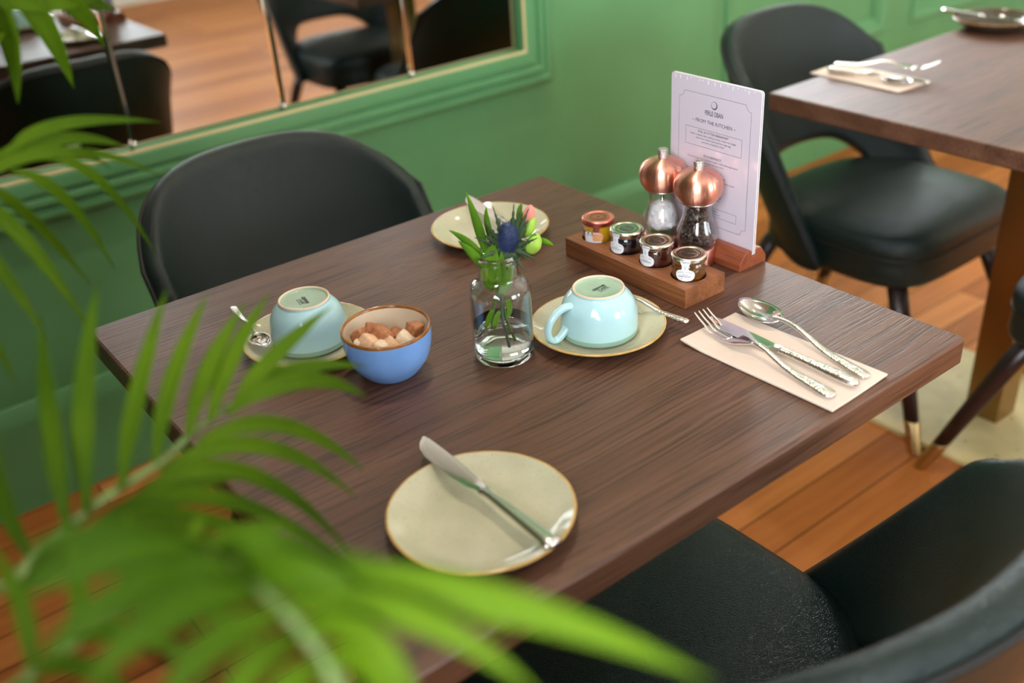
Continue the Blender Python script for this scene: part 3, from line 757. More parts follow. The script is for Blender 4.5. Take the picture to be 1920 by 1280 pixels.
# ------------------------------------------------------------------ cutlery (local: handle end at y=0, tip towards +Y, lying on z=0)
def ell_ring(y, w, th, z, n=14, x=0.0):
    return [(x + w * math.cos(a), y, z + th * math.sin(a)) for a in [2 * math.pi * k / n for k in range(n)]]
def make_knife(name, loc, rz, label, group, hammered=True, L=0.207, tilt=0.0):
    t = empty(name, loc); t.rotation_euler = (math.radians(tilt), 0, math.radians(rz)); tag(t, label, 'knife', group)
    k = L / 0.207
    hs = [(0.0, 0.0030, 0.0022), (0.002, 0.0062, 0.0042), (0.006, 0.0078, 0.0052), (0.02, 0.0080, 0.0054), (0.05, 0.0066, 0.0048), (0.085, 0.0054, 0.0042), (0.098, 0.0058, 0.0040), (0.101, 0.0062, 0.0036)]
    if not hammered: hs = [(0.0, 0.0040, 0.0020), (0.002, 0.0090, 0.0036), (0.007, 0.0094, 0.0042), (0.012, 0.0080, 0.0042), (0.05, 0.0062, 0.0040), (0.088, 0.0048, 0.0038), (0.095, 0.0054, 0.0040), (0.098, 0.0070, 0.0042), (0.101, 0.0064, 0.0036)]
    v, f = loft_vf([ell_ring(y * k, w, h, 0.0046) for y, w, h in hs])
    mesh_obj('handle', v, f, M['hammered'] if hammered else M['steel_satin'], t)
    # blade: straight back edge, bellied cutting edge, round tip
    rows = [(0.099, -0.0052, 0.0052), (0.106, -0.0060, 0.0062), (0.114, -0.0088, 0.0070), (0.13, -0.0112, 0.0078), (0.155, -0.0122, 0.0086), (0.178, -0.0115, 0.0088), (0.192, -0.0080, 0.0086), (0.200, -0.0030, 0.0080), (0.2050, 0.0020, 0.0070), (0.2068, 0.0040, 0.0058)]
    rings = []
    for y, a, b in rows:
        th = 0.0011 if y > 0.11 else 0.0011 + 0.0016 * (0.11 - y) / 0.011
        rings.append([(a, y * k, 0.0046), (a * 0.6 + b * 0.4, y * k, 0.0046 + th), (b - 0.0006, y * k, 0.0046 + th), (b, y * k, 0.0046 + th * 0.5), (b, y * k, 0.0046 - th * 0.5), (b - 0.0006, y * k, 0.0046 - th), (a * 0.6 + b * 0.4, y * k, 0.0046 - th)])
    v, f = loft_vf(rings)
    bl = mesh_obj('blade', v, f, M['steel'], t, smooth=False); bevel(bl, 0.0003, 1, 25)
    return t
def handle_vf(ys, bend):
    return loft_vf([ell_ring(y, w, h, bend(y)) for y, w, h in ys])
def make_spoon(name, loc, rz, label, group, L=0.205, bw=0.0205, tilt=0.0, face_up=True):
    t = empty(name, loc); t.rotation_euler = (math.radians(tilt), 0 if face_up else math.pi, math.radians(rz)); tag(t, label, 'spoon', group)
    k = L / 0.205; wk = bw / 0.0205
    bend = lambda y: 0.0030 * k + 0.011 * k * math.exp(-((y / k - 0.112) / 0.035) ** 2)
    hs = [(0, 0.0035, 0.0014), (0.002, 0.0060, 0.0022), (0.008, 0.0074, 0.0028), (0.025, 0.0072, 0.0028), (0.06, 0.0054, 0.0024), (0.10, 0.0036, 0.0022), (0.128, 0.0030, 0.0021), (0.140, 0.0036, 0.0018), (0.150, 0.0060, 0.0012)]
    ys = smooth_prof([(y * k, w * max(0.7, wk), h * max(0.8, wk)) for y, w, h in hs], 3)
    bd = lambda y: bend(y) + (0.0035 * k * sstep(0.11 * k, 0.15 * k, y))
    v, f = handle_vf(ys, bd)
    mesh_obj('handle', v, f, M['hammered'], t)
    # oval bowl
    cy = 0.172 * k; ly = 0.0335 * k
    V = []; F = []; NR, NA = 8, 36
    def pt(rho, a, under):
        y = cy + ly * rho * math.sin(a) * (1.0); x = bw * rho * math.cos(a) * (1 - 0.16 * math.sin(a))
        dep = 0.0085 * k * (1 - rho ** 2.2)
        z = 0.0098 * k - dep + 0.0012 * k * (rho * math.sin(a)) - (0.0011 if under else 0)
        return (x, y, z)
    for under in (0, 1):
        base = len(V); V.append(pt(0, 0, under))
        for i in range(1, NR + 1):
            for q in range(NA): V.append(pt(i / NR, 2 * math.pi * q / NA, under))
        for q in range(NA):
            q2 = (q + 1) % NA; F.append([base, base + 1 + q, base + 1 + q2])
            for i in range(1, NR):
                a = base + 1 + (i - 1) * NA; b = base + 1 + i * NA; F.append([a + q, b + q, b + q2, a + q2])
    o1 = 1 + (NR - 1) * NA; o2 = (1 + NR * NA) + 1 + (NR - 1) * NA
    for q in range(NA): F.append([o1 + q, o2 + q, o2 + (q + 1) % NA, o1 + (q + 1) % NA])
    mesh_obj('spoon_bowl', V, F, M['steel'], t)
    return t
def make_fork(name, loc, rz, label, group, L=0.205, tilt=0.0, face_up=True):
    t = empty(name, loc); t.rotation_euler = (math.radians(tilt), 0 if face_up else math.pi, math.radians(rz)); tag(t, label, 'fork', group)
    def bend(y): return 0.0034 + 0.0105 * math.exp(-((y - 0.108) / 0.034) ** 2)
    hs = [(0, 0.0035, 0.0014), (0.002, 0.0064, 0.0022), (0.008, 0.0082, 0.0030), (0.022, 0.0080, 0.0030), (0.055, 0.0058, 0.0026), (0.095, 0.0036, 0.0023), (0.120, 0.0031, 0.0021)]
    v, f = handle_vf(smooth_prof(hs, 3), bend)
    mesh_obj('handle', v, f, M['hammered'], t)
    def hz(y):   # dished head: low in the middle, tines lifting at the tips
        u = (y - 0.118) / (0.205 - 0.118)
        return 0.0128 - 0.0165 * math.sin(math.pi * min(1, u * 0.82 + 0.04)) * 0.62 + 0.016 * max(0, u - 0.55) ** 1.6 * 2
    b = MB()
    rows = [(0.116, 0.0033), (0.122, 0.0045), (0.130, 0.0085), (0.138, 0.0115), (0.148, 0.0126), (0.155, 0.0127)]
    rings = []
    for y, w in rows:
        z = hz(y) if y > 0.12 else bend(y)
        rings.append([(-w, y, z + 0.0012), (-w * 0.5, y, z + 0.0004), (0, y, z), (w * 0.5, y, z + 0.0004), (w, y, z + 0.0012), (w, y, z - 0.0006), (w * 0.5, y, z - 0.0014), (0, y, z - 0.0018), (-w * 0.5, y, z - 0.0014), (-w, y, z - 0.0006)])
    b.add(*loft_vf(rings))
    for q in range(4):
        xc = -0.01015 + q * 0.00677
        rg = []
        for y, w in ((0.153, 0.0026), (0.158, 0.0021), (0.175, 0.0018), (0.195, 0.00145), (0.2035, 0.0010), (0.205, 0.0004)):
            z = hz(y) + 0.0002; x = xc * (1 - 0.06 * (y - 0.153) / 0.05)
            e = 0.0009 if y < 0.2 else 0.0006
            rg.append([(x - w, y, z + e), (x + w, y, z + e), (x + w, y, z - e), (x - w, y, z - e)])
        b.add(*loft_vf(rg))
    o = b.build('fork_head', M['steel'], t, smooth=False); bevel(o, 0.0005, 2, 30)
    return t

# folded paper napkins
def make_napkin(loc, rz, w, d, label, lift=0.004):
    nx, ny = 14, 24
    V = []; F = []
    def top(i, j):
        x = -w / 2 + w * i / nx; y = -d / 2 + d * j / ny
        z = 0.0028 + 0.0006 * math.sin(7 * x / w + 3 * y / d) + lift * max(0, (j / ny - 0.75) / 0.25) ** 2 * max(0, 1 - i / nx * 1.6)
        return (x, y, z)
    for j in range(ny + 1):
        for i in range(nx + 1): V.append(top(i, j))
    n0 = len(V)
    for j in range(ny + 1):
        for i in range(nx + 1):
            x, y, z = top(i, j); V.append((x, y, max(0.0001, z - 0.0028)))
    I = lambda i, j: j * (nx + 1) + i
    for j in range(ny):
        for i in range(nx):
            F.append([I(i, j), I(i + 1, j), I(i + 1, j + 1), I(i, j + 1)]); F.append([n0 + I(i, j), n0 + I(i, j + 1), n0 + I(i + 1, j + 1), n0 + I(i + 1, j)])
    for i in range(nx): F.append([I(i, 0), n0 + I(i, 0), n0 + I(i + 1, 0), I(i + 1, 0)]); F.append([I(i, ny), I(i + 1, ny), n0 + I(i + 1, ny), n0 + I(i, ny)])
    for j in range(ny): F.append([I(0, j), I(0, j + 1), n0 + I(0, j + 1), n0 + I(0, j)]); F.append([I(nx, j), n0 + I(nx, j), n0 + I(nx, j + 1), I(nx, j + 1)])
    o = mesh_obj('napkin', V, F, M['napkin'], smooth=False); bevel(o, 0.0009, 2, 50)
    o.location = loc; o.rotation_euler = (0, 0, math.radians(rz))
    return tag(o, label, 'napkin', 'folded paper napkins')
make_napkin((0.1885, -0.2655, TZ), 2.0, 0.0985, 0.204, 'folded cream napkin under fork, knife and spoon on the near table')
make_napkin((1.172, 0.3135, TZ), -2.5, 0.100, 0.212, 'folded cream napkin under crossed cutlery on the far table', 0.0)
NAP = 'cutlery on the near napkin'; FAR = 'cutlery on the far table'
nz = TZ + 0.0034
make_fork('fork', (0.1605, -0.3565, nz), -6.2, 'hammered steel fork on the near napkin, tines toward the jam board', NAP)
make_knife('table_knife', (0.1950, -0.3610, nz), 0.9, 'hammered steel knife between fork and spoon on the near napkin', NAP, L=0.205)
make_spoon('spoon', (0.2165, -0.3580, nz), -9.0, 'hammered steel tablespoon on the near napkin, bowl up', NAP, L=0.203)
make_knife('table_knife', (-0.2065, -0.3515, TZ + 0.0150), 0.0, 'plain steel knife lying across the nearest side plate', 'knives laid across plates', False, L=0.209, tilt=0.0)
make_knife('table_knife', (0.1720, 0.1430, TZ + 0.0150), -8.0, 'steel knife across the side plate behind the vase', 'knives laid across plates', False)
make_knife('table_knife', (1.6740, 0.4670, TZ + 0.0225), 178.0, 'steel knife laid across the dark plate on the far table', 'knives laid across plates', False)
make_spoon('teaspoon', (0.1590, -0.1560, TZ + 0.0135), 9.3, 'small hammered teaspoon on the saucer beside the jam board', 'teaspoons on the saucers', L=0.134, bw=0.0140)
make_spoon('teaspoon', (-0.2190, 0.2690, TZ + 0.0135), 173.0, 'small hammered teaspoon on the saucer behind the sugar bowl', 'teaspoons on the saucers', L=0.134, bw=0.0125)
make_spoon('spoon', (1.1540, 0.3980, nz), 183.5, 'hammered spoon lowest in the crossed cutlery on the far napkin', FAR, L=0.185, bw=0.019)
make_knife('table_knife', (1.1420, 0.3900, nz + 0.0035), 193.0, 'hammered knife on the far napkin, blade tip past its edge', FAR, tilt=-0.5)
make_fork('fork', (1.1850, 0.4060, nz + 0.0040), 199.0, 'hammered fork crossed over knife on the far napkin, tines raised', FAR, tilt=2.0)
# ------------------------------------------------------------------ jam board with four jars
BCX, BCY, BW, BL, BH = 0.2345, -0.001, 0.070, 0.222, 0.0255
board = tag(empty('jam_board', (BCX, BCY, TZ)), 'long wooden jam board with four round holes holding jars', 'serving board')
JY = [0.0830, 0.0275, -0.0275, -0.0830]
HR = 0.0222
def holed_board():
    """block with four round wells bored into its top"""
    bm = bmesh.new(); SEG = 48
    hw, hl = BW / 2, BL / 2
    ycuts = [hl, (JY[0] + JY[1]) / 2, 0.0, (JY[2] + JY[3]) / 2, -hl]
    V = []; F = []
    def vid(p): V.append(p); return len(V) - 1
    for k in range(4):
        y1, y0 = ycuts[k], ycuts[k + 1]; cy = JY[k]
        # square-to-circle ring on the top face
        sq = []; ci = []; lo = []
        for q in range(SEG):
            a = 2 * math.pi * q / SEG; c, s = math.cos(a), math.sin(a)
            tx = hw / abs(c) if abs(c) > 1e-9 else 1e9
            ty = ((y1 - cy) if s > 0 else (cy - y0)) / abs(s) if abs(s) > 1e-9 else 1e9
            t = min(tx, ty); sq.append(vid((c * t, cy + s * t, BH)))
            ci.append(vid((HR * c, cy + HR * s, BH))); lo.append(vid((HR * c, cy + HR * s, 0.0145)))
        for q in range(SEG):
            q2 = (q + 1) % SEG
            F.append([sq[q], sq[q2], ci[q2], ci[q]]); F.append([ci[q], ci[q2], lo[q2], lo[q]])
        F.append(lo[::-1])
        # corners of the rectangle between the ring samples
        for sx in (-1, 1):
            for yy in (y0, y1):
                ang = math.atan2(yy - cy, sx * hw) % (2 * math.pi); q = int(ang / (2 * math.pi) * SEG); q2 = (q + 1) % SEG
                if abs(ang - 2 * math.pi * q / SEG) > 1e-6: F.append([sq[q], vid((sx * hw, yy, BH)), sq[q2]])
    top = [(-hw, -hl, BH), (hw, -hl, BH), (hw, hl, BH), (-hw, hl, BH)]; bot = [(x, y, 0) for x, y, _ in top]
    t = [vid(p) for p in top]; b = [vid(p) for p in bot]
    for q in range(4): F.append([t[q], t[(q + 1) % 4], b[(q + 1) % 4], b[q]])
    F.append(b[::-1])
    o = mesh_obj('board', V, F, M['walnut'], board, smooth=False)
    return o
holed_board()

def curved_label(rows, r, th0, zs, parent, mat, name='label'):
    """paper label wrapped on a cylinder: rows of half-widths at heights zs"""
    V = []; F = []; NC = 10
    for hw, z in zip(rows, zs):
        for k in range(NC + 1):
            a = th0 + (hw * (2 * k / NC - 1)) / r; V.append((r * math.cos(a), r * math.sin(a), z))
    for j in range(len(zs) - 1):
        for k in range(NC):
            a = j * (NC + 1) + k; F.append([a, a + 1, a + NC + 2, a + NC + 1])
    return mesh_obj(name, V, F, mat, parent)
def wrap(vf, r, th0, z0):
    return [(r * math.cos(th0 + x / r), r * math.sin(th0 + x / r), z0 + y) for x, y, _ in vf[0]], vf[1]
def ring_print(r0, r1, z, seg=64):
    v = []; f = []
    for k in range(seg):
        a = 2 * math.pi * k / seg; v += [(r0 * math.cos(a), r0 * math.sin(a), z), (r1 * math.cos(a), r1 * math.sin(a), z)]
    for k in range(seg): a = 2 * k; b = 2 * ((k + 1) % seg); f.append([a, a + 1, b + 1, b])
    return v, f
def circ_text(s, size, r, z, a0, step):
    b = MB()
    for i, ch in enumerate(s):
        if ch == ' ': continue
        a = a0 - i * step
        Mx = Matrix.Translation((r * math.cos(a), r * math.sin(a), z)) @ Matrix.Rotation(a - math.pi / 2, 4, 'Z')
        b.add(*xf(text_vf(ch, size), Mx))
    return b.v, b.f
def make_jar(k, lab, content, lid, lidprint, th, words, style):
    j = tag(empty('jam_jar', (BCX, BCY + JY[k], TZ + 0.0148)), lab, 'jar', 'small jars in the jam board')
    R = 0.0207
    outer = [(0, 0.0002), (0.0165, 0.0), (0.0185, 0.0010), (R, 0.0035), (R, 0.0265), (0.0199, 0.0295), (0.0189, 0.0310), (0.0189, 0.0375)]
    lathe('glass_body', outer + [(0.0175, 0.0375), (0.0175, 0.0310), (0.0191, 0.0275), (0.0191, 0.0040), (0.0165, 0.0022), (0, 0.0020)], M['glass'], j, 56)
    lathe('contents', [(0, 0.0021), (0.0164, 0.0023), (0.01905, 0.0041), (0.01905, 0.0274), (0.0175, 0.0308), (0.0160, 0.0318), (0, 0.0318)], M[content], j, 48)
    LR = 0.0219; L0, L1 = 0.0322, 0.0402
    lid_o = lathe('lid', [(0.0190, L0 + 0.001), (LR - 0.0006, L0), (LR, L0 + 0.0006), (LR + 0.0001, L1 - 0.0022), (LR - 0.0004, L1 - 0.0008), (LR - 0.0018, L1), (LR - 0.0042, L1 - 0.0001), (LR - 0.0050, L1 - 0.0008), (LR - 0.0058, L1 - 0.0009), (0.006, L1 - 0.0008), (0, L1 - 0.0008)], M[lid], j, 64)
    pb = MB(); zt = L1 - 0.00065
    if style == 'coral':
        pb.add(*ring_print(0.0098, 0.0112, zt)); pb.add(*ring_print(0.0072, 0.0077, zt)); pb.add(*ring_print(0.0, 0.0020, zt))
    else:
        pb.add(*ring_print(0.0134, 0.0150, zt)); pb.add(*ring_print(0.0006, 0.0098, zt - 0.0000))
        pb.add(*circ_text('TIPTREE . WILKIN & SONS . TIPTREE . ', 0.0030, 0.0116, zt, math.radians(90), 2 * math.pi / 35))
    pb.build('lid_print', M[lidprint], lid_o, smooth=False)
    if style != 'coral':
        lb = MB()
        Mx = Matrix.Rotation(th - math.pi / 2 + math.pi, 4, 'Z')
        lb.add(*xf(text_vf('Tiptree', 0.0060, shear=0.25), Matrix.Translation((0, 0, zt + 0.0001)) @ Mx))
        lb.build('lid_lettering', M[lid], lid_o, smooth=False)
    th_ = th
    if style == 'coral':
        rows = [0.0042, 0.0042, 0.0042, 0.0044, 0.0070, 0.0112, 0.0126, 0.0126, 0.0126]
        zs = [0.0385, 0.034, 0.029, 0.0258, 0.0248, 0.0240, 0.022, 0.012, 0.0085]
        curved_label(rows[:4], LR + 0.0004, th_ + 0.25, zs[:4], j, M['lid_red'], 'seal_strip')
        lo = curved_label(rows[4:], R + 0.0003, th_, zs[4:], j, M['label'])
        curved_label([0.006, 0.0078, 0.0075, 0.006], R + 0.0006, th_ + 0.34, [0.0235, 0.0205, 0.016, 0.0125], lo, M['label_peach'], 'fruit_print')
        pb = MB(); pb.add(*wrap(text_vf('MARMALADE', 0.0020, offset=0.00004), R + 0.0006, th_ - 0.16, 0.0205)); pb.add(*wrap(([(-0.0042, -0.0012, 0), (0.0042, -0.0012, 0), (0.0042, 0.0012, 0), (-0.0042, 0.0012, 0)], [[0, 1, 2, 3]]), R + 0.0006, th_ - 0.16, 0.0232))
        pb.build('label_print', M['print'], lo, smooth=False)
    else:
        rows = [0.0062, 0.0062, 0.0060, 0.0046, 0.0042, 0.0042, 0.0046, 0.0078, 0.0100, 0.0114, 0.0120, 0.0120, 0.0114, 0.0100, 0.0076, 0.003]
        zs = [0.0392, 0.0365, 0.0350, 0.0330, 0.0315, 0.0285, 0.0268, 0.0258, 0.0246, 0.0228, 0.0208, 0.0185, 0.0162, 0.0142, 0.0126, 0.0118]
        LRr = LR + 0.0004
        lo = curved_label(rows, LRr, th_, zs, j, M['label'])
        pb = MB(); r2 = LRr + 0.00025
        pb.add(*wrap(text_vf('Tiptree', 0.0038, shear=0.3), r2, th_, 0.0370))
        pb.add(*wrap(text_vf('EST', 0.0015), r2, th_, 0.0325)); pb.add(*wrap(text_vf('1885', 0.0018), r2, th_, 0.0302)); pb.add(*wrap(text_vf('28g', 0.0015), r2, th_, 0.0281))
        for q, (ch, xx) in enumerate(zip('WILKIN', [-0.0088, -0.0074, -0.0061, -0.0048, -0.0034, -0.0020])): pb.add(*wrap(text_vf(ch, 0.0021), r2, th_, 0.0222 + 0.0014 * (1 - (xx / 0.009) ** 2)) if False else wrap(([(p[0] + xx, p[1], 0) for p in text_vf(ch, 0.0021)[0]], text_vf(ch, 0.0021)[1]), r2, th_, 0.0224 + 0.0016 * (1 - (xx / 0.009) ** 2)))
        for q, (ch, xx) in enumerate(zip('& SONS', [0.0020, 0.0030, 0.0040, 0.0056, 0.0071, 0.0086])):
            if ch != ' ': pb.add(*wrap(([(p[0] + xx, p[1], 0) for p in text_vf(ch, 0.0021)[0]], text_vf(ch, 0.0021)[1]), r2, th_, 0.0224 + 0.0016 * (1 - (xx / 0.009) ** 2)))
        pb.add(*wrap(text_vf('Tiptree', 0.0024, shear=0.3), r2, th_, 0.0203))
        pb.add(*wrap(text_vf(words, 0.0026 if len(words) < 11 else 0.0021, offset=0.00003), r2, th_, 0.0178))
        pb.add(*wrap(strip_vf([(-0.0080, 0), (0.0080, 0)], 0.0003), r2, th_, 0.0160)); pb.add(*wrap(strip_vf([(-0.0050, 0), (0.0050, 0)], 0.0004), r2, th_, 0.0145))
        pb.build('label_print', M['print'], lo, smooth=False)
D = math.radians
make_jar(0, 'jar of orange marmalade with coral lid, farthest in the jam board', 'marmalade', 'lid_red', 'lid_red_dark', D(206), '', 'coral')
make_jar(1, 'jar of almost black jam with greenish silver lid in the jam board', 'currant', 'lid_silver', 'lid_green', D(186), 'BLACKCURRANT', 'tip')
make_jar(2, 'jar of dark red jam with silver lid, beside the honey jar', 'strawberry', 'lid_silver', 'lid_dark', D(186), 'STRAWBERRY', 'tip')
make_jar(3, 'jar of amber honey with silver lid, nearest in the jam board', 'honey', 'lid_silver', 'lid_dark', D(212), 'PURE HONEY', 'tip')

# ------------------------------------------------------------------ salt and pepper mills
def make_mill(loc, lab, kind):
    t = tag(empty('salt_mill' if kind == 'salt' else 'pepper_mill', loc), lab, 'mill', 'copper topped mills')
    lathe('base', [(0, 0), (0.0225, 0), (0.0236, 0.0012), (0.0238, 0.004), (0.0238, 0.0225), (0.0232, 0.0240), (0.0215, 0.0246), (0, 0.0246)], M['copper'], t, 64)
    og = smooth_prof([(0.0205, 0.0250), (0.0240, 0.0264), (0.0264, 0.0330), (0.0270, 0.0395), (0.0258, 0.0475), (0.0226, 0.0570), (0.0198, 0.0655), (0.0186, 0.0740), (0.0194, 0.0830), (0.0216, 0.0862)], 4)
    ig = smooth_prof([(0.0196, 0.0860), (0.0175, 0.0830), (0.0166, 0.0740), (0.0175, 0.0655), (0.0201, 0.0570), (0.0231, 0.0475), (0.0241, 0.0395), (0.0234, 0.0330), (0.0200, 0.0285), (0.0, 0.0280)], 4)
    lathe('glass_body', [(0, 0.0250)] + og + ig, M['acrylic'], t, 64)
    lathe('collar', [(0.0212, 0.0862), (0.0235, 0.0868), (0.0242, 0.0880), (0.0225, 0.0896), (0.0, 0.0896)], M['steel_satin'], t, 56)
    cap = smooth_prof([(0.0, 0.0868), (0.0205, 0.0872), (0.0258, 0.0910), (0.0300, 0.0980), (0.0316, 0.1065), (0.0306, 0.1145), (0.0264, 0.1220), (0.0185, 0.1272), (0.0085, 0.1297), (0.0, 0.1301)], 6)
    lathe('cap', cap, M['copper'], t, 96)
    lathe('knob', [(0, 0.1280), (0.0064, 0.1280), (0.0066, 0.1295), (0.0067, 0.1400), (0.0064, 0.1413), (0.0056, 0.1417), (0.0052, 0.1412), (0, 0.1411)], M['knurled'], t, 40)
    lathe('shaft', [(0, 0.0285), (0.0024, 0.0285), (0.0024, 0.0870), (0, 0.0870)], M['steel_satin'], t, 16)
    rnd = random.Random(5 if kind == 'salt' else 9)
    b = MB()
    def pr_r(z): return max(0.004, 0.0222 if z < 0.042 else 0.0222 - (z - 0.042) * 0.25)
    top = 0.0700 if kind == 'salt' else 0.0745
    bm = bmesh.new(); bmesh.ops.create_icosphere(bm, subdivisions=1, radius=1.0)
    bv = [q.co.copy() for q in bm.verts]; bf = [[w.index for w in q.verts] for q in bm.faces]; bm.free()
    if kind == 'salt':
        bm = bmesh.new(); bmesh.ops.create_icosphere(bm, subdivisions=4, radius=1.0)
        vs = []
        for q in bm.verts:
            p = q.co; z = 0.0290 + (p.z + 1) / 2 * (top - 0.0290)
            rr = min(pr_r(z), 0.0172 + 0.003 * (1 - p.z)) * min(1, 1.25 * math.sqrt(max(0, 1 - p.z ** 2)) + 0.02)
            a = math.atan2(p.y, p.x); k = 1 - 0.34 * abs(noise.noise(Vector((2.6 * p.x, 2.6 * p.y, 4 * p.z + 3)))) - 0.12 * noise.noise(p * 6)
            vs.append((rr * k * math.cos(a), rr * k * math.sin(a), z + 0.0015 * noise.noise(p * 6)))
        fs = [[w.index for w in q.verts] for q in bm.faces]; bm.free(); b.add(vs, fs)
        for q in range(60):
            a = rnd.random() * 6.283; z = rnd.uniform(0.034, top - 0.006); s = rnd.uniform(0.0018, 0.0034); r = (pr_r(z) - s) * 0.86
            b.add([(r * math.cos(a) + p.x * s, r * math.sin(a) + p.y * s * 0.8, z + p.z * s) for p in bv], bf)
        b.build('rock_salt', M['salt'], t)['kind'] = 'stuff'
    else:
        for q in range(330):
            a = rnd.random() * 6.283; z = rnd.uniform(0.031, top); s = rnd.uniform(0.0020, 0.0026); r = (pr_r(z) - s) * (1 if rnd.random() < 0.75 else rnd.random() ** 0.5) - 0.0006
            jj = rnd.random() * 9
            b.add([(r * math.cos(a) + p.x * s * (1 + 0.12 * math.sin(7 * p.y + jj)), r * math.sin(a) + p.y * s, z + p.z * s * (1 + 0.12 * math.cos(6 * p.x + jj))) for p in bv], bf)
        b.build('peppercorns', M['pepper'], t)['kind'] = 'stuff'
    return t
make_mill((0.3065, -0.0300, TZ), 'clear mill of black peppercorns with copper cap, nearer the viewer', 'pepper')
make_mill((0.3075, 0.0340, TZ), 'clear mill of white rock salt with copper cap, behind the pepper', 'salt')

# ------------------------------------------------------------------ menu card in its wooden holder
hold = tag(empty('menu_holder', (0.3470, -0.012, TZ)), 'reddish wooden block with a slot holding the upright menu card', 'menu holder')
hp = [(-0.0255, 0.0), (0.0255, 0.0), (0.0255, 0.0095), (0.0150, 0.0240), (0.0032, 0.0240), (0.0032, 0.0150), (-0.0032, 0.0150), (-0.0032, 0.0240), (-0.0150, 0.0240), (-0.0255, 0.0095)]
rings = [[(x, y, z) for x, z in hp] for y in (-0.080, 0.080)]
v, f = loft_vf(rings)
bevel(mesh_obj('holder_block', v, f, M['cherry'], hold, smooth=False), 0.0008)
menu = tag(empty('menu_card', (0.3470, -0.018, TZ + 0.0155)), 'tall white laminated breakfast menu standing in the wooden holder', 'menu')
MW, MH = 0.149, 0.2155
RM = Matrix(((0, 0, -1, 0), (-1, 0, 0, 0), (0, 1, 0, 0), (0, 0, 0, 1)))
def page(x, nm):
    pts = rrect(MW, MH, 0.004, 4, 0)
    rings = [[(p[0], p[1] + MH / 2, z) for p in pts] for z in (-0.0006, 0.0006)]
    v, f = loft_vf(rings)
    v = [tuple(Matrix.Translation((x, 0, 0)) @ RM @ Vector(p)) for p in v]
    o = mesh_obj(nm, v, f, [M['paper'], M['paper_edge']], menu, smooth=False)
    for p in o.data.polygons: p.material_index = 0 if len(p.vertices) > 4 else 1
    return o
front = page(-0.0016, 'page'); page(0.0016, 'page')
b = MB(); hb = MB()
def put(vf, x, y, bb=None): (bb or b).add([(p[0] + x, p[1] + y, 0) for p in vf[0]], vf[1])
CXm = 0.0
# notched border line
bx, b0, b1, nn = 0.0600, 0.0230, 0.1955, 0.0085
pts = []
for cx, cy, a0 in ((bx, b1, 270), (-bx, b1, 0), (-bx, b0, 90), (bx, b0, 180)):
    seq = range(0, 7)
    arc = [(cx + nn * math.cos(D(a0 - 90 * q / 6)), cy + nn * math.sin(D(a0 - 90 * q / 6))) for q in seq]
    pts += arc
put(strip_vf(pts + [pts[0]], 0.00042), CXm, 0)
# ring emblem, thicker on one side
v = []; f = []
for q in range(48):
    a = 2 * math.pi * q / 48; v += [(0.0052 * math.cos(a), 0.0052 * math.sin(a), 0), (0.0042 * math.cos(a) - 0.0005, 0.0042 * math.sin(a) + 0.0005, 0)]
for q in range(48): f.append([2 * q, 2 * q + 1, 2 * ((q + 1) % 48) + 1, 2 * ((q + 1) % 48)])
put((v, f), CXm, 0.1842)
put(xf(text_vf('PERLE OBAN', 0.0068, spacing=0.96, offset=0.00006), Matrix.Diagonal((0.82, 1.3, 1, 1))), CXm, 0.1728)
put(text_vf('~ FROM THE KITCHEN ~', 0.0068, spacing=0.98), CXm, 0.1605)
rc = lambda x0, y0, x1, y1: strip_vf([(x0, y0), (x1, y0), (x1, y1), (x0, y1), (x0, y0)], 0.0004)
put(rc(-0.0475, 0.1265, 0.0475, 0.1500), CXm, 0)
def para(y, head, lines, s=0.0033):
    put(text_vf(head, 0.0041, offset=0.00004), CXm, y)
    for q, l in enumerate(lines): put(text_vf(l, s), CXm, y - 0.0046 - q * 0.0043)
para(0.1462, 'FULL SCOTTISH BREAKFAST', ['Bacon, sausage, black pudding, tomato, mushroom, haggis,', 'tattie scone, baked beans and free range egg', 'poached, scrambled or fried'])
para(0.1150, 'EGGS BENEDICT', ['Two poached eggs on a toasted English muffin with maple bacon', 'or ham and hollandaise sauce'])
para(0.0905, 'VEGETARIAN BREAKFAST', ['Vegetarian sausage, egg, tomato, mushroom, beans, potato', 'scone, spinach and wilted greens', 'served with toast'])
para(0.0640, 'BELGIAN WAFFLES', ['Maple syrup and bacon'])
put(rc(-0.0420, 0.0360, 0.0440, 0.0475), CXm, 0)
put(text_vf('Allergens', 0.0034), CXm + 0.005, 0.0440); put(text_vf('please ask your server', 0.0030), CXm + 0.003, 0.0398)
Mx = Matrix.Translation((-0.0016 - 0.0008, 0, 0)) @ RM
b.v = [tuple(Mx @ Vector(p)) for p in b.v]
b.build('printed_text', M['print'], front, smooth=False)
rnd = random.Random(3); cb = MB()
for k in range(15):   # little creases where the laminate is sealed along the top
    x = -0.066 + 0.0094 * k + rnd.uniform(-0.003, 0.003); h = rnd.choice((0.0012, 0.002, 0.0045))
    cb.add([(x, MH - 0.0022 - h, 0), (x + 0.0008, MH - 0.0022 - h, 0), (x + 0.0010, MH - 0.0018, 0), (x - 0.0002, MH - 0.0018, 0)], [[0, 1, 2, 3]])
cb.v = [tuple(Mx @ Vector(p)) for p in cb.v]
cb.build('seal_creases', M['paper_edge'], front, smooth=False)

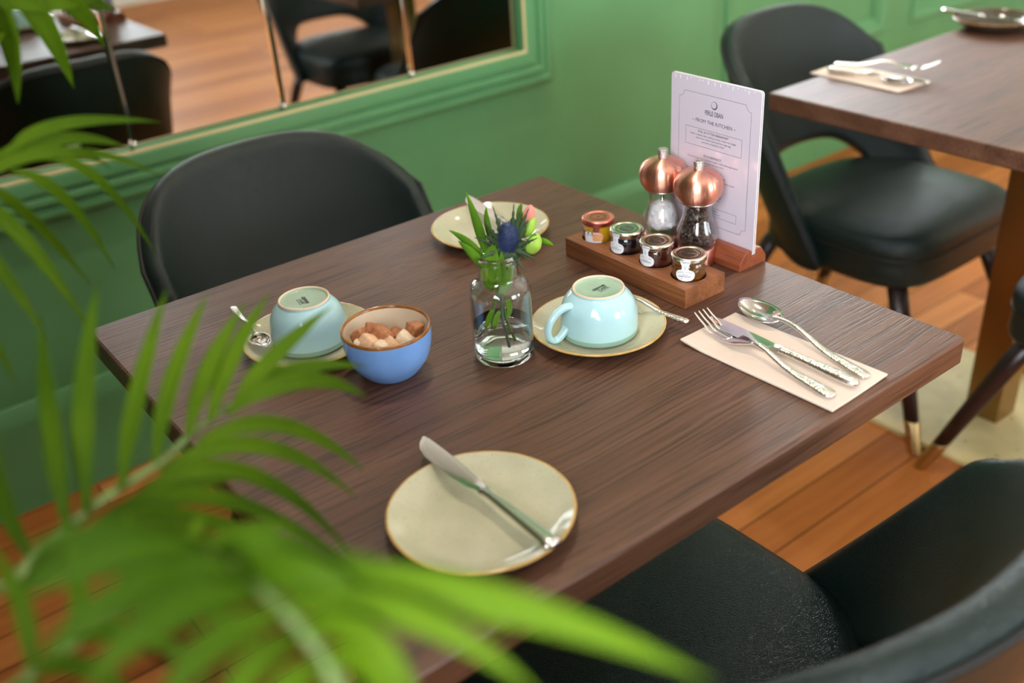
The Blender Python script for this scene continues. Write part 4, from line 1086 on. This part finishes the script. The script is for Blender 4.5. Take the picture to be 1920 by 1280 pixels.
# ------------------------------------------------------------------ vase with water
VX, VY = -0.0250, -0.0435
vase = tag(empty('glass_vase', (VX, VY, TZ)), 'small clear glass bottle vase half filled with water, holding flowers', 'vase')
ov = smooth_prof([(0.0343, 0.0100), (0.0346, 0.0140), (0.0346, 0.040), (0.0346, 0.078), (0.0337, 0.0865), (0.0305, 0.0925), (0.0255, 0.0965), (0.0228, 0.1005), (0.0221, 0.1070), (0.0222, 0.1150), (0.0231, 0.1195)], 4)
iv = smooth_prof([(0.0212, 0.1195), (0.0204, 0.1140), (0.0204, 0.1060), (0.0214, 0.0988), (0.0252, 0.0938), (0.0298, 0.0897), (0.0322, 0.0838), (0.0328, 0.076), (0.0328, 0.040), (0.0328, 0.0160), (0.0322, 0.0100)], 4)
lathe('glass_body', ov + iv, M['glass'], vase, 80, closed=True)
lathe('lip', smooth_prof([(0.0233, 0.1196), (0.0256, 0.1222), (0.0264, 0.1250), (0.0256, 0.1278), (0.0238, 0.1288), (0.0220, 0.1276), (0.0211, 0.1240), (0.0212, 0.1196)], 4), M['thick_glass'], vase, 80, closed=True)
lathe('thick_base', [(0, 0.0016), (0.0250, 0.0012), (0.0300, 0.0002), (0.0320, 0.0004), (0.0338, 0.0026), (0.0343, 0.0060), (0.0343, 0.0099), (0.0322, 0.0099), (0.0300, 0.0084), (0, 0.0080)], M['thick_glass'], vase, 80)
lathe('water', [(0, 0.0083), (0.0300, 0.0087), (0.0320, 0.0102), (0.0326, 0.0160), (0.0326, 0.0425), (0.0320, 0.0418), (0.0, 0.0416)], M['water'], vase, 64)

# ------------------------------------------------------------------ flowers (local frame: x to the right as seen from the near corner, y away, z up; origin on the table under the vase)
VO = Vector((VX, VY, TZ))
def fl(r, u, fr=0.0):
    """r right, u height over the table, fr towards the near corner"""
    return ER * r + EF * fr + Vector((0, 0, u))
def leaf_vf(base, mid, tip, w, n=12, fold=0.25, side=None, shape=None, serr=0.0):
    """pointed leaf along a quadratic path"""
    P0, P1, P2 = Vector(base), Vector(mid), Vector(tip)
    V = []; F = []
    if side is None: side = Vector((0.615, 0.788, 0)) 
    for k in range(n + 1):
        t = k / n
        p = P0 * (1 - t) ** 2 + P1 * 2 * t * (1 - t) + P2 * t * t
        d = (P1 - P0) * (1 - t) + (P2 - P1) * t
        if d.length < 1e-9: d = P2 - P0
        d.normalize()
        s = d.cross(side); s.normalize(); nn = s.cross(d).normalized()
        ww = w * ((shape(t)) if shape else (math.sin(math.pi * min(1, 0.08 + 0.92 * t) ** 0.8)) ** 0.8 * (1 if t < 1 else 0))
        if serr and 0 < k < n: ww *= 1 + (serr if k % 2 else -serr)
        ww = max(ww, 0.0002)
        V += [tuple(p - s * ww + nn * ww * fold), tuple(p - s * ww * 0.5 + nn * ww * fold * 0.4), tuple(p), tuple(p + s * ww * 0.5 + nn * ww * fold * 0.4), tuple(p + s * ww + nn * ww * fold)]
    for k in range(n):
        for j in range(4):
            a = 5 * k + j; F.append([a, a + 1, a + 6, a + 5])
    return V, F
def leaf_obj(name, parent, mat, *a, thick=0.0004, **k):
    V, F = leaf_vf(*a, **k)
    o = mesh_obj(name, V, F, mat, parent)
    s = o.modifiers.new('th', 'SOLIDIFY'); s.thickness = thick; s.offset = 0
    return o
# blue thistle
th_ = tag(empty('thistle', VO), 'spiky blue thistle at the front of the vase', 'flower')
HB = fl(0.0130, 0.1340, 0.010); HT = fl(0.0145, 0.1640, 0.012)
ax = (HT - HB).normalized()
q = ax.to_track_quat('Z', 'Y').to_matrix().to_4x4()
hp_ = smooth_prof([(0.0, 0.0), (0.0060, 0.0015), (0.0088, 0.007), (0.0098, 0.014), (0.0092, 0.022), (0.0068, 0.0290), (0.0033, 0.0322), (0, 0.0330)], 4)
hb = MB(); v, f, _ = lathe_vf(hp_, 32); hb.add(v, f)
# rows of little spikes on a spiral
for k in range(340):
    t = (k + 0.5) / 340; zz = 0.001 + 0.030 * t; a = k * 2.39996
    rr = 0.0098 * math.sqrt(max(0, 1 - ((zz - 0.0145) / 0.0178) ** 2))
    nrm = Vector((math.cos(a), math.sin(a), (zz - 0.0145) / 0.020)).normalized(); p = Vector((rr * math.cos(a), rr * math.sin(a), zz))
    tt = Vector((-math.sin(a), math.cos(a), 0)); uu = nrm.cross(tt)
    L_ = 0.0030
    hb.add([p + tt * 0.0010, p - tt * 0.0007 + uu * 0.0008, p - tt * 0.0007 - uu * 0.0008, p + nrm * L_ + Vector((0, 0, 0.0008))], [[0, 1, 3], [1, 2, 3], [2, 0, 3]])
hb.v = [tuple(Matrix.Translation(HB) @ q @ Vector(p)) for p in hb.v]
hb.build('flower_head', M['thistle'], th_, smooth=False)
sp = smooth_prof([tuple(fl(0.006, 0.0145, 0.010)), tuple(fl(0.001, 0.050, 0.004)), tuple(fl(0.004, 0.100, 0.003)), tuple(fl(0.0125, 0.1335, 0.0100))], 6)
v, f = tube_vf(sp, 0.0016, 8); mesh_obj('stem', v, f, M['stem_dark'], th_)
BR = [((0.006, 0.150), (-0.010, 0.170), 0.0026), ((0.010, 0.160), (0.000, 0.187), 0.0024), ((0.018, 0.160), (0.0225, 0.190), 0.0030), ((0.020, 0.152), (0.038, 0.181), 0.0028),
      ((0.004, 0.140), (-0.022, 0.152), 0.0024), ((0.022, 0.138), (0.040, 0.133), 0.0022), ((0.020, 0.134), (0.036, 0.120), 0.0020), ((0.008, 0.133), (-0.008, 0.122), 0.0022), ((0.014, 0.132), (0.020, 0.114), 0.0020), ((0.003, 0.136), (-0.018, 0.130), 0.0020), ((0.022, 0.142), (0.045, 0.150), 0.0022), ((0.018, 0.150), (0.031, 0.187), 0.0030), ((0.016, 0.134), (0.030, 0.110), 0.0022), ((0.020, 0.136), (0.044, 0.124), 0.0022), ((0.010, 0.134), (0.000, 0.112), 0.0022), ((0.022, 0.146), (0.036, 0.166), 0.0034), ((0.004, 0.146), (-0.014, 0.160), 0.0026), ((0.019, 0.140), (0.034, 0.142), 0.0034)]
for (r0, u0), (r1, u1), w in BR:
    bse = fl(r0 * 0.6 + 0.0125 * 0.4, min(u0, 0.137), 0.010); tip = fl(r1, u1, 0.012 + 0.006 * math.sin(r1 * 300))
    mid = (bse + tip) / 2 + (tip - fl(0.0125, 0.145, 0.010)).normalized() * 0.003
    leaf_obj('bract', th_, M['thistle_leaf'], bse, mid, tip, w * 1.7, n=12, fold=0.5, serr=0.35, shape=lambda t: (1 - t) ** 0.7 * (0.6 + 0.9 * math.sin(math.pi * min(1, t + 0.25)) * 0.6))
# leafy stem with a pink bud
fs = tag(empty('alstroemeria', VO), 'leafy green stem with a pink bud at the back of the vase', 'flower')
sp = smooth_prof([tuple(fl(0.0115, 0.0140, -0.002)), tuple(fl(0.004, 0.050, -0.003)), tuple(fl(0.000, 0.095, -0.004)), tuple(fl(0.020, 0.135, -0.008)), tuple(fl(0.0345, 0.1560, -0.010))], 6)
v, f = tube_vf(sp, 0.0017, 8); mesh_obj('stem', v, f, M['stem'], fs)
def bud(name, parent, c0, c1, w, mat):
    A, B = Vector(c0), Vector(c1); qq = (B - A).normalized().to_track_quat('Z', 'Y').to_matrix().to_4x4(); L_ = (B - A).length
    v, f, _ = lathe_vf(smooth_prof([(0, 0), (w * 0.6, L_ * 0.08), (w, L_ * 0.42), (w * 0.8, L_ * 0.75), (w * 0.3, L_ * 0.96), (0, L_)], 4), 24)
    vv = []
    for p in v:
        a = math.atan2(p[1], p[0]); k = 1 + 0.07 * math.cos(3 * a); vv.append(tuple(Matrix.Translation(A) @ qq @ Vector((p[0] * k, p[1] * k, p[2]))))
    return mesh_obj(name, vv, f, mat, parent)
bud('bud', fs, fl(0.0335, 0.1530, -0.010), fl(0.0400, 0.1760, -0.013), 0.0070, M['bud_pink'])
bud('sepal', fs, fl(0.0300, 0.1420, -0.006), fl(0.0440, 0.1640, -0.006), 0.0060, M['bud_green'])
LV = [((-0.012, 0.128, 0.0), (-0.017, 0.160, 0.004), (-0.0275, 0.200, 0.0), 0.0052), ((-0.014, 0.122, 0.004), (-0.030, 0.148, 0.006), (-0.0490, 0.160, 0.006), 0.0046),
      ((-0.014, 0.112, 0.008), (-0.024, 0.134, 0.014), (-0.0400, 0.150, 0.012), 0.0056), ((-0.002, 0.125, -0.012), (-0.012, 0.160, -0.014), (-0.0080, 0.176, -0.014), 0.0036),
      ((0.030, 0.140, -0.008), (0.024, 0.168, -0.008), (0.0300, 0.1800, -0.010), 0.0040), ((0.034, 0.138, -0.004), (0.052, 0.138, -0.004), (0.0620, 0.1320, -0.002), 0.0042)]
for bse, mid, tip, w in LV: leaf_obj('leaf', fs, M['flower_leaf'], fl(*bse), fl(*mid), fl(*tip), w, n=14, fold=0.35)
# second leafy stem with a green bud, its broad leaf bent over the lip
f2 = tag(empty('alstroemeria', VO), 'bright leafy stem with a green bud leaning over the vase lip', 'flower')
sp = smooth_prof([tuple(fl(-0.012, 0.0330, 0.006)), tuple(fl(-0.008, 0.060, 0.002)), tuple(fl(0.002, 0.095, 0.002)), tuple(fl(0.022, 0.125, 0.006)), tuple(fl(0.034, 0.137, 0.006))], 6)
v, f = tube_vf(sp, 0.0017, 8); mesh_obj('stem', v, f, M['stem'], f2)
bud('bud', f2, fl(0.0350, 0.1285, 0.008), fl(0.0460, 0.1500, 0.005), 0.0085, M['bud_green'])
for bse, mid, tip, w in (((-0.004, 0.086, 0.004), (-0.011, 0.116, 0.014), (-0.001, 0.145, 0.010), 0.0115), ((0.002, 0.078, 0.004), (0.010, 0.100, 0.010), (0.016, 0.120, 0.010), 0.0062), ((0.000, 0.082, 0.002), (0.004, 0.110, 0.012), (0.006, 0.136, 0.012), 0.0060), ((-0.004, 0.095, 0.008), (-0.014, 0.125, 0.012), (-0.006, 0.138, 0.006), 0.0080),
                         ((-0.010, 0.060, 0.004), (-0.016, 0.046, 0.006), (-0.020, 0.036, 0.008), 0.0032), ((-0.002, 0.058, 0.004), (-0.010, 0.044, 0.008), (-0.009, 0.034, 0.009), 0.0036), ((0.008, 0.070, 0.0), (0.012, 0.060, 0.004), (0.006, 0.048, 0.006), 0.0034), ((0.030, 0.132, 0.008), (0.040, 0.146, 0.010), (0.043, 0.152, 0.008), 0.0048)):
    leaf_obj('leaf', f2, M['flower_leaf'], fl(*bse), fl(*mid), fl(*tip), w, n=14, fold=-0.3)
# ------------------------------------------------------------------ potted palm: midrib points and leaflets (base, middle, tip, half width) of each frond, in metres
PALM = {
    'near the table corner': ([(-0.613, -0.376, 0.964), (-0.585, -0.361, 0.972), (-0.557, -0.348, 0.979), (-0.523, -0.34, 0.985), (-0.488, -0.334, 0.989), (-0.459, -0.324, 0.994), (-0.43, -0.315, 0.996), (-0.403, -0.306, 0.996)],
        [((-0.571, -0.354, 0.977), (-0.569, -0.305, 1.009), (-0.551, -0.25, 1.044), 0.0064),
         ((-0.549, -0.351, 0.983), (-0.533, -0.305, 1.025), (-0.511, -0.239, 1.061), 0.0064),
         ((-0.536, -0.346, 0.984), (-0.511, -0.302, 1.032), (-0.476, -0.254, 1.076), 0.0068),
         ((-0.515, -0.344, 0.988), (-0.481, -0.302, 1.022), (-0.439, -0.263, 1.061), 0.0059),
         ((-0.492, -0.342, 0.995), (-0.459, -0.303, 1.023), (-0.413, -0.262, 1.049), 0.0057),
         ((-0.467, -0.331, 0.996), (-0.435, -0.297, 1.016), (-0.392, -0.27, 1.038), 0.0057),
         ((-0.451, -0.327, 0.997), (-0.418, -0.295, 1.016), (-0.374, -0.269, 1.038), 0.0057),
         ((-0.436, -0.325, 0.996), (-0.395, -0.303, 1.009), (-0.337, -0.281, 1.018), 0.006),
         ((-0.42, -0.319, 0.999), (-0.38, -0.307, 0.997), (-0.333, -0.31, 0.98), 0.0053),
         ((-0.439, -0.323, 0.996), (-0.385, -0.319, 0.995), (-0.339, -0.319, 0.961), 0.006),
         ((-0.464, -0.336, 0.992), (-0.411, -0.339, 0.982), (-0.366, -0.351, 0.929), 0.0057),
         ((-0.49, -0.337, 0.984), (-0.429, -0.343, 0.977), (-0.38, -0.362, 0.92), 0.0057),
         ((-0.511, -0.342, 0.975), (-0.453, -0.345, 0.969), (-0.434, -0.354, 0.956), 0.0053),
         ((-0.514, -0.341, 0.973), (-0.447, -0.349, 0.97), (-0.398, -0.382, 0.893), 0.006),
         ((-0.542, -0.35, 0.973), (-0.473, -0.359, 0.97), (-0.408, -0.396, 0.903), 0.006),
         ((-0.556, -0.356, 0.969), (-0.498, -0.367, 0.974), (-0.433, -0.395, 0.919), 0.0064),
         ((-0.575, -0.359, 0.966), (-0.512, -0.37, 0.974), (-0.452, -0.406, 0.924), 0.0064),
         ((-0.589, -0.365, 0.963), (-0.543, -0.359, 0.978), (-0.503, -0.377, 0.954), 0.006)]),
    'arching across the bottom of the photo': ([(-0.518, -0.64, 1.025), (-0.511, -0.618, 1.046), (-0.511, -0.596, 1.061), (-0.515, -0.576, 1.07), (-0.519, -0.549, 1.071), (-0.525, -0.533, 1.073), (-0.53, -0.518, 1.072)],
        [((-0.52, -0.55, 1.07), (-0.485, -0.6, 1.083), (-0.46, -0.649, 1.071), 0.0071),
         ((-0.517, -0.563, 1.07), (-0.469, -0.632, 1.086), (-0.418, -0.706, 1.066), 0.0079),
         ((-0.515, -0.577, 1.068), (-0.486, -0.623, 1.081), (-0.466, -0.671, 1.066), 0.0061),
         ((-0.513, -0.588, 1.063), (-0.499, -0.618, 1.075), (-0.497, -0.645, 1.056), 0.0057),
         ((-0.517, -0.558, 1.07), (-0.506, -0.582, 1.087), (-0.491, -0.61, 1.079), 0.0057),
         ((-0.522, -0.541, 1.073), (-0.505, -0.562, 1.084), (-0.486, -0.601, 1.08), 0.0061),
         ((-0.511, -0.599, 1.058), (-0.502, -0.623, 1.065), (-0.505, -0.64, 1.054), 0.005),
         ((-0.521, -0.548, 1.072), (-0.554, -0.535, 1.089), (-0.593, -0.523, 1.082), 0.0071),
         ((-0.519, -0.556, 1.07), (-0.558, -0.548, 1.082), (-0.596, -0.544, 1.065), 0.0071),
         ((-0.517, -0.569, 1.07), (-0.551, -0.562, 1.077), (-0.586, -0.564, 1.062), 0.0071),
         ((-0.522, -0.536, 1.071), (-0.549, -0.518, 1.086), (-0.583, -0.503, 1.088), 0.0061),
         ((-0.515, -0.582, 1.069), (-0.543, -0.579, 1.069), (-0.566, -0.583, 1.055), 0.0064),
         ((-0.514, -0.592, 1.064), (-0.535, -0.597, 1.068), (-0.55, -0.604, 1.059), 0.0057),
         ((-0.517, -0.563, 1.07), (-0.539, -0.551, 1.081), (-0.574, -0.544, 1.071), 0.0064),
         ((-0.512, -0.604, 1.057), (-0.527, -0.605, 1.058), (-0.536, -0.611, 1.048), 0.0057)]),
    'low at the bottom left': ([(-0.65, -0.471, 0.972), (-0.615, -0.469, 0.993), (-0.58, -0.465, 1.001), (-0.543, -0.463, 1.006), (-0.511, -0.462, 1.005), (-0.486, -0.46, 0.999)],
        [((-0.595, -0.467, 0.999), (-0.587, -0.445, 1.021), (-0.59, -0.408, 1.036), 0.005),
         ((-0.575, -0.466, 1.004), (-0.561, -0.442, 1.018), (-0.556, -0.409, 1.034), 0.005),
         ((-0.554, -0.463, 1.004), (-0.538, -0.448, 1.015), (-0.529, -0.422, 1.027), 0.005),
         ((-0.535, -0.463, 1.005), (-0.514, -0.454, 1.015), (-0.498, -0.438, 1.019), 0.005),
         ((-0.517, -0.464, 1.006), (-0.491, -0.459, 1.014), (-0.459, -0.463, 1.006), 0.005),
         ((-0.5, -0.46, 1.002), (-0.469, -0.47, 1.003), (-0.446, -0.481, 0.975), 0.005),
         ((-0.595, -0.467, 0.999), (-0.574, -0.489, 1.007), (-0.564, -0.516, 0.996), 0.005),
         ((-0.572, -0.468, 1.004), (-0.548, -0.493, 1.011), (-0.535, -0.525, 0.995), 0.005),
         ((-0.549, -0.465, 1.007), (-0.524, -0.494, 1.016), (-0.511, -0.529, 0.997), 0.005),
         ((-0.527, -0.463, 1.005), (-0.502, -0.489, 1.011), (-0.485, -0.526, 0.994), 0.005),
         ((-0.509, -0.464, 1.006), (-0.486, -0.489, 1.011), (-0.464, -0.525, 0.999), 0.005),
         ((-0.61, -0.466, 0.994), (-0.594, -0.481, 0.998), (-0.589, -0.499, 0.994), 0.005)]),
    'spreading from the left edge': ([(-0.589, -0.118, 1.072), (-0.545, -0.107, 1.093), (-0.508, -0.096, 1.106), (-0.476, -0.088, 1.111), (-0.447, -0.08, 1.111), (-0.422, -0.072, 1.108)],
        [((-0.477, -0.084, 1.114), (-0.434, -0.078, 1.128), (-0.355, -0.063, 1.108), 0.0049),
         ((-0.497, -0.086, 1.112), (-0.441, -0.079, 1.119), (-0.387, -0.063, 1.096), 0.0052),
         ((-0.507, -0.096, 1.107), (-0.449, -0.09, 1.114), (-0.405, -0.071, 1.086), 0.0046),
         ((-0.46, -0.085, 1.11), (-0.421, -0.087, 1.087), (-0.39, -0.079, 1.009), 0.004),
         ((-0.445, -0.083, 1.109), (-0.409, -0.074, 1.098), (-0.371, -0.078, 1.071), 0.003),
         ((-0.477, -0.089, 1.107), (-0.447, -0.089, 1.078), (-0.425, -0.082, 1.009), 0.0046),
         ((-0.497, -0.092, 1.104), (-0.473, -0.09, 1.069), (-0.448, -0.095, 1.007), 0.0046),
         ((-0.513, -0.097, 1.1), (-0.487, -0.11, 1.067), (-0.466, -0.138, 0.989), 0.0064),
         ((-0.534, -0.102, 1.091), (-0.511, -0.112, 1.059), (-0.497, -0.139, 0.995), 0.0061),
         ((-0.555, -0.108, 1.08), (-0.535, -0.124, 1.038), (-0.527, -0.146, 0.975), 0.0058),
         ((-0.569, -0.118, 1.073), (-0.562, -0.135, 1.036), (-0.557, -0.158, 0.967), 0.0061)]),
    'hanging in the top left corner': ([(-0.552, -0.046, 1.213), (-0.502, -0.028, 1.23), (-0.461, -0.013, 1.232), (-0.428, -0.001, 1.222), (-0.405, 0.0, 1.207)],
        [((-0.415, -0.002, 1.215), (-0.385, -0.005, 1.2), (-0.364, 0.006, 1.157), 0.0089),
         ((-0.426, -0.004, 1.22), (-0.409, -0.01, 1.189), (-0.398, -0.0, 1.133), 0.0095),
         ((-0.44, -0.005, 1.225), (-0.435, -0.008, 1.186), (-0.442, 0.001, 1.13), 0.0089),
         ((-0.457, -0.004, 1.229), (-0.454, -0.019, 1.191), (-0.465, -0.01, 1.131), 0.0089),
         ((-0.408, 0.003, 1.209), (-0.38, 0.007, 1.202), (-0.347, 0.013, 1.183), 0.0095),
         ((-0.451, 0.001, 1.222), (-0.411, -0.009, 1.209), (-0.362, 0.003, 1.195), 0.0137),
         ((-0.473, -0.019, 1.231), (-0.467, -0.026, 1.187), (-0.439, -0.018, 1.188), 0.0095)]),
}
POT = Vector((-0.74, -0.28, 0.0))
palm = tag(empty('potted_palm', POT), 'large green potted palm beside the table, fronds spilling into the foreground', 'plant')
lathe('pot', [(0, 0), (0.115, 0), (0.120, 0.006), (0.150, 0.330), (0.158, 0.334), (0.158, 0.352), (0.144, 0.352), (0.142, 0.318), (0, 0.318)], M['terracotta'], palm, 64)
lathe('soil', smooth_prof([(0.1425, 0.318), (0.10, 0.326), (0.05, 0.331), (0, 0.333)], 3), M['soil'], palm, 40)
def blade_vf(base, mid, tip, w, n=14):
    P0, P1, P2 = Vector(base), Vector(mid), Vector(tip)
    P1 = P1 * 2 - (P0 + P2) / 2          # the middle point lies on the leaf
    V = []; F = []
    for k in range(n + 1):
        t = k / n
        p = P0 * (1 - t) ** 2 + P1 * 2 * t * (1 - t) + P2 * t * t
        d = ((P1 - P0) * (1 - t) + (P2 - P1) * t).normalized()
        ref = Vector((0.45, 0.62, -0.64)) * 0.75 + Vector((0, 0, 1)) * 0.25
        s = d.cross(ref).normalized(); nn = s.cross(d).normalized()
        ww = max(0.0003, w * min(1, 0.35 + 2.2 * t) * max(0, 1 - max(0, (t - 0.35) / 0.65) ** 2.2))
        V += [tuple(p - s * ww - nn * ww * 0.28), tuple(p - s * ww * 0.5 - nn * ww * 0.06), tuple(p + nn * 0.0003), tuple(p + s * ww * 0.5 - nn * ww * 0.06), tuple(p + s * ww - nn * ww * 0.28)]
    for k in range(n):
        for j in range(4):
            a = 5 * k + j; F.append([a, a + 1, a + 6, a + 5])
    return V, F
for key, (rach, leafs) in PALM.items():
    pts = [Vector(p) - POT for p in rach]
    root = Vector((0.02 * math.cos(len(leafs)), 0.02 * math.sin(len(leafs)), 0.33))
    d0 = (pts[0] - pts[1]).normalized()
    L_ = (pts[0] - root).length
    path = smooth_prof([tuple(root), tuple(root.lerp(pts[0], 0.45) + Vector((0, 0, 0.08)))] + [tuple(p) for p in pts], 5)
    n_ = len(path)
    v, f = tube_vf(path, [0.0048 - 0.0036 * k / n_ for k in range(n_)], 8)
    fr = mesh_obj('frond', v, f, M['palm_stem'], palm)
    for bse, mid, tip, w in leafs:
        V, F = blade_vf(Vector(bse) - POT, Vector(mid) - POT, Vector(tip) - POT, w)
        o = mesh_obj('leaflet', V, F, M['palm'], fr)
        s = o.modifiers.new('th', 'SOLIDIFY'); s.thickness = 0.0004; s.offset = 0

# extra fronds, mostly unseen, added to shade the left wall and the plant
rnd = random.Random(21)
for az, reach, top in ((112, 0.42, 1.35), (90, 0.62, 1.30), (98, 0.86, 1.00), (104, 0.60, 0.85), (110, 0.75, 1.20), (86, 0.45, 1.15), (101, 0.50, 1.42), (94, 0.80, 1.22), (240, 0.36, 1.05), (262, 0.62, 1.00), (274, 0.70, 0.90), (255, 0.50, 1.10)):
    a = math.radians(az); dr = Vector((math.cos(a), math.sin(a), 0)); sd = Vector((-dr.y, dr.x, 0))
    base = Vector((0.015 * dr.x, 0.015 * dr.y, 0.33))
    pts = smooth_prof([tuple(base), tuple(base + dr * reach * 0.22 + Vector((0, 0, (top - 0.33) * 0.62))), tuple(base + dr * reach * 0.58 + Vector((0, 0, (top - 0.33) * 1.0))), tuple(base + dr * reach * 1.0 + Vector((0, 0, (top - 0.33) * 0.86)))], 10)
    n_ = len(pts)
    v, f = tube_vf(pts, [0.0048 - 0.0036 * k / n_ for k in range(n_)], 8)
    fr = mesh_obj('frond', v, f, M['palm_stem'], palm)
    for k in range(12, n_ - 1):
        t = (k - 12) / (n_ - 13)
        L_ = 0.20 * (0.75 + 0.5 * math.sin(math.pi * min(1, t + 0.15))) 
        for sg in (-1, 1):
            p = Vector(pts[k]); tan = (Vector(pts[k + 1]) - p).normalized()
            d = (tan * 0.75 + sd * sg * 0.8 + Vector((0, 0, 0.15))).normalized()
            tip = p + d * L_ + Vector((0, 0, -0.05 - 0.03 * rnd.random())); mid = p + d * L_ * 0.5 + Vector((0, 0, 0.008))
            V, F = blade_vf(p, mid, tip, 0.0095)
            o = mesh_obj('leaflet', V, F, M['palm'], fr)
            s = o.modifiers.new('th', 'SOLIDIFY'); s.thickness = 0.0004; s.offset = 0
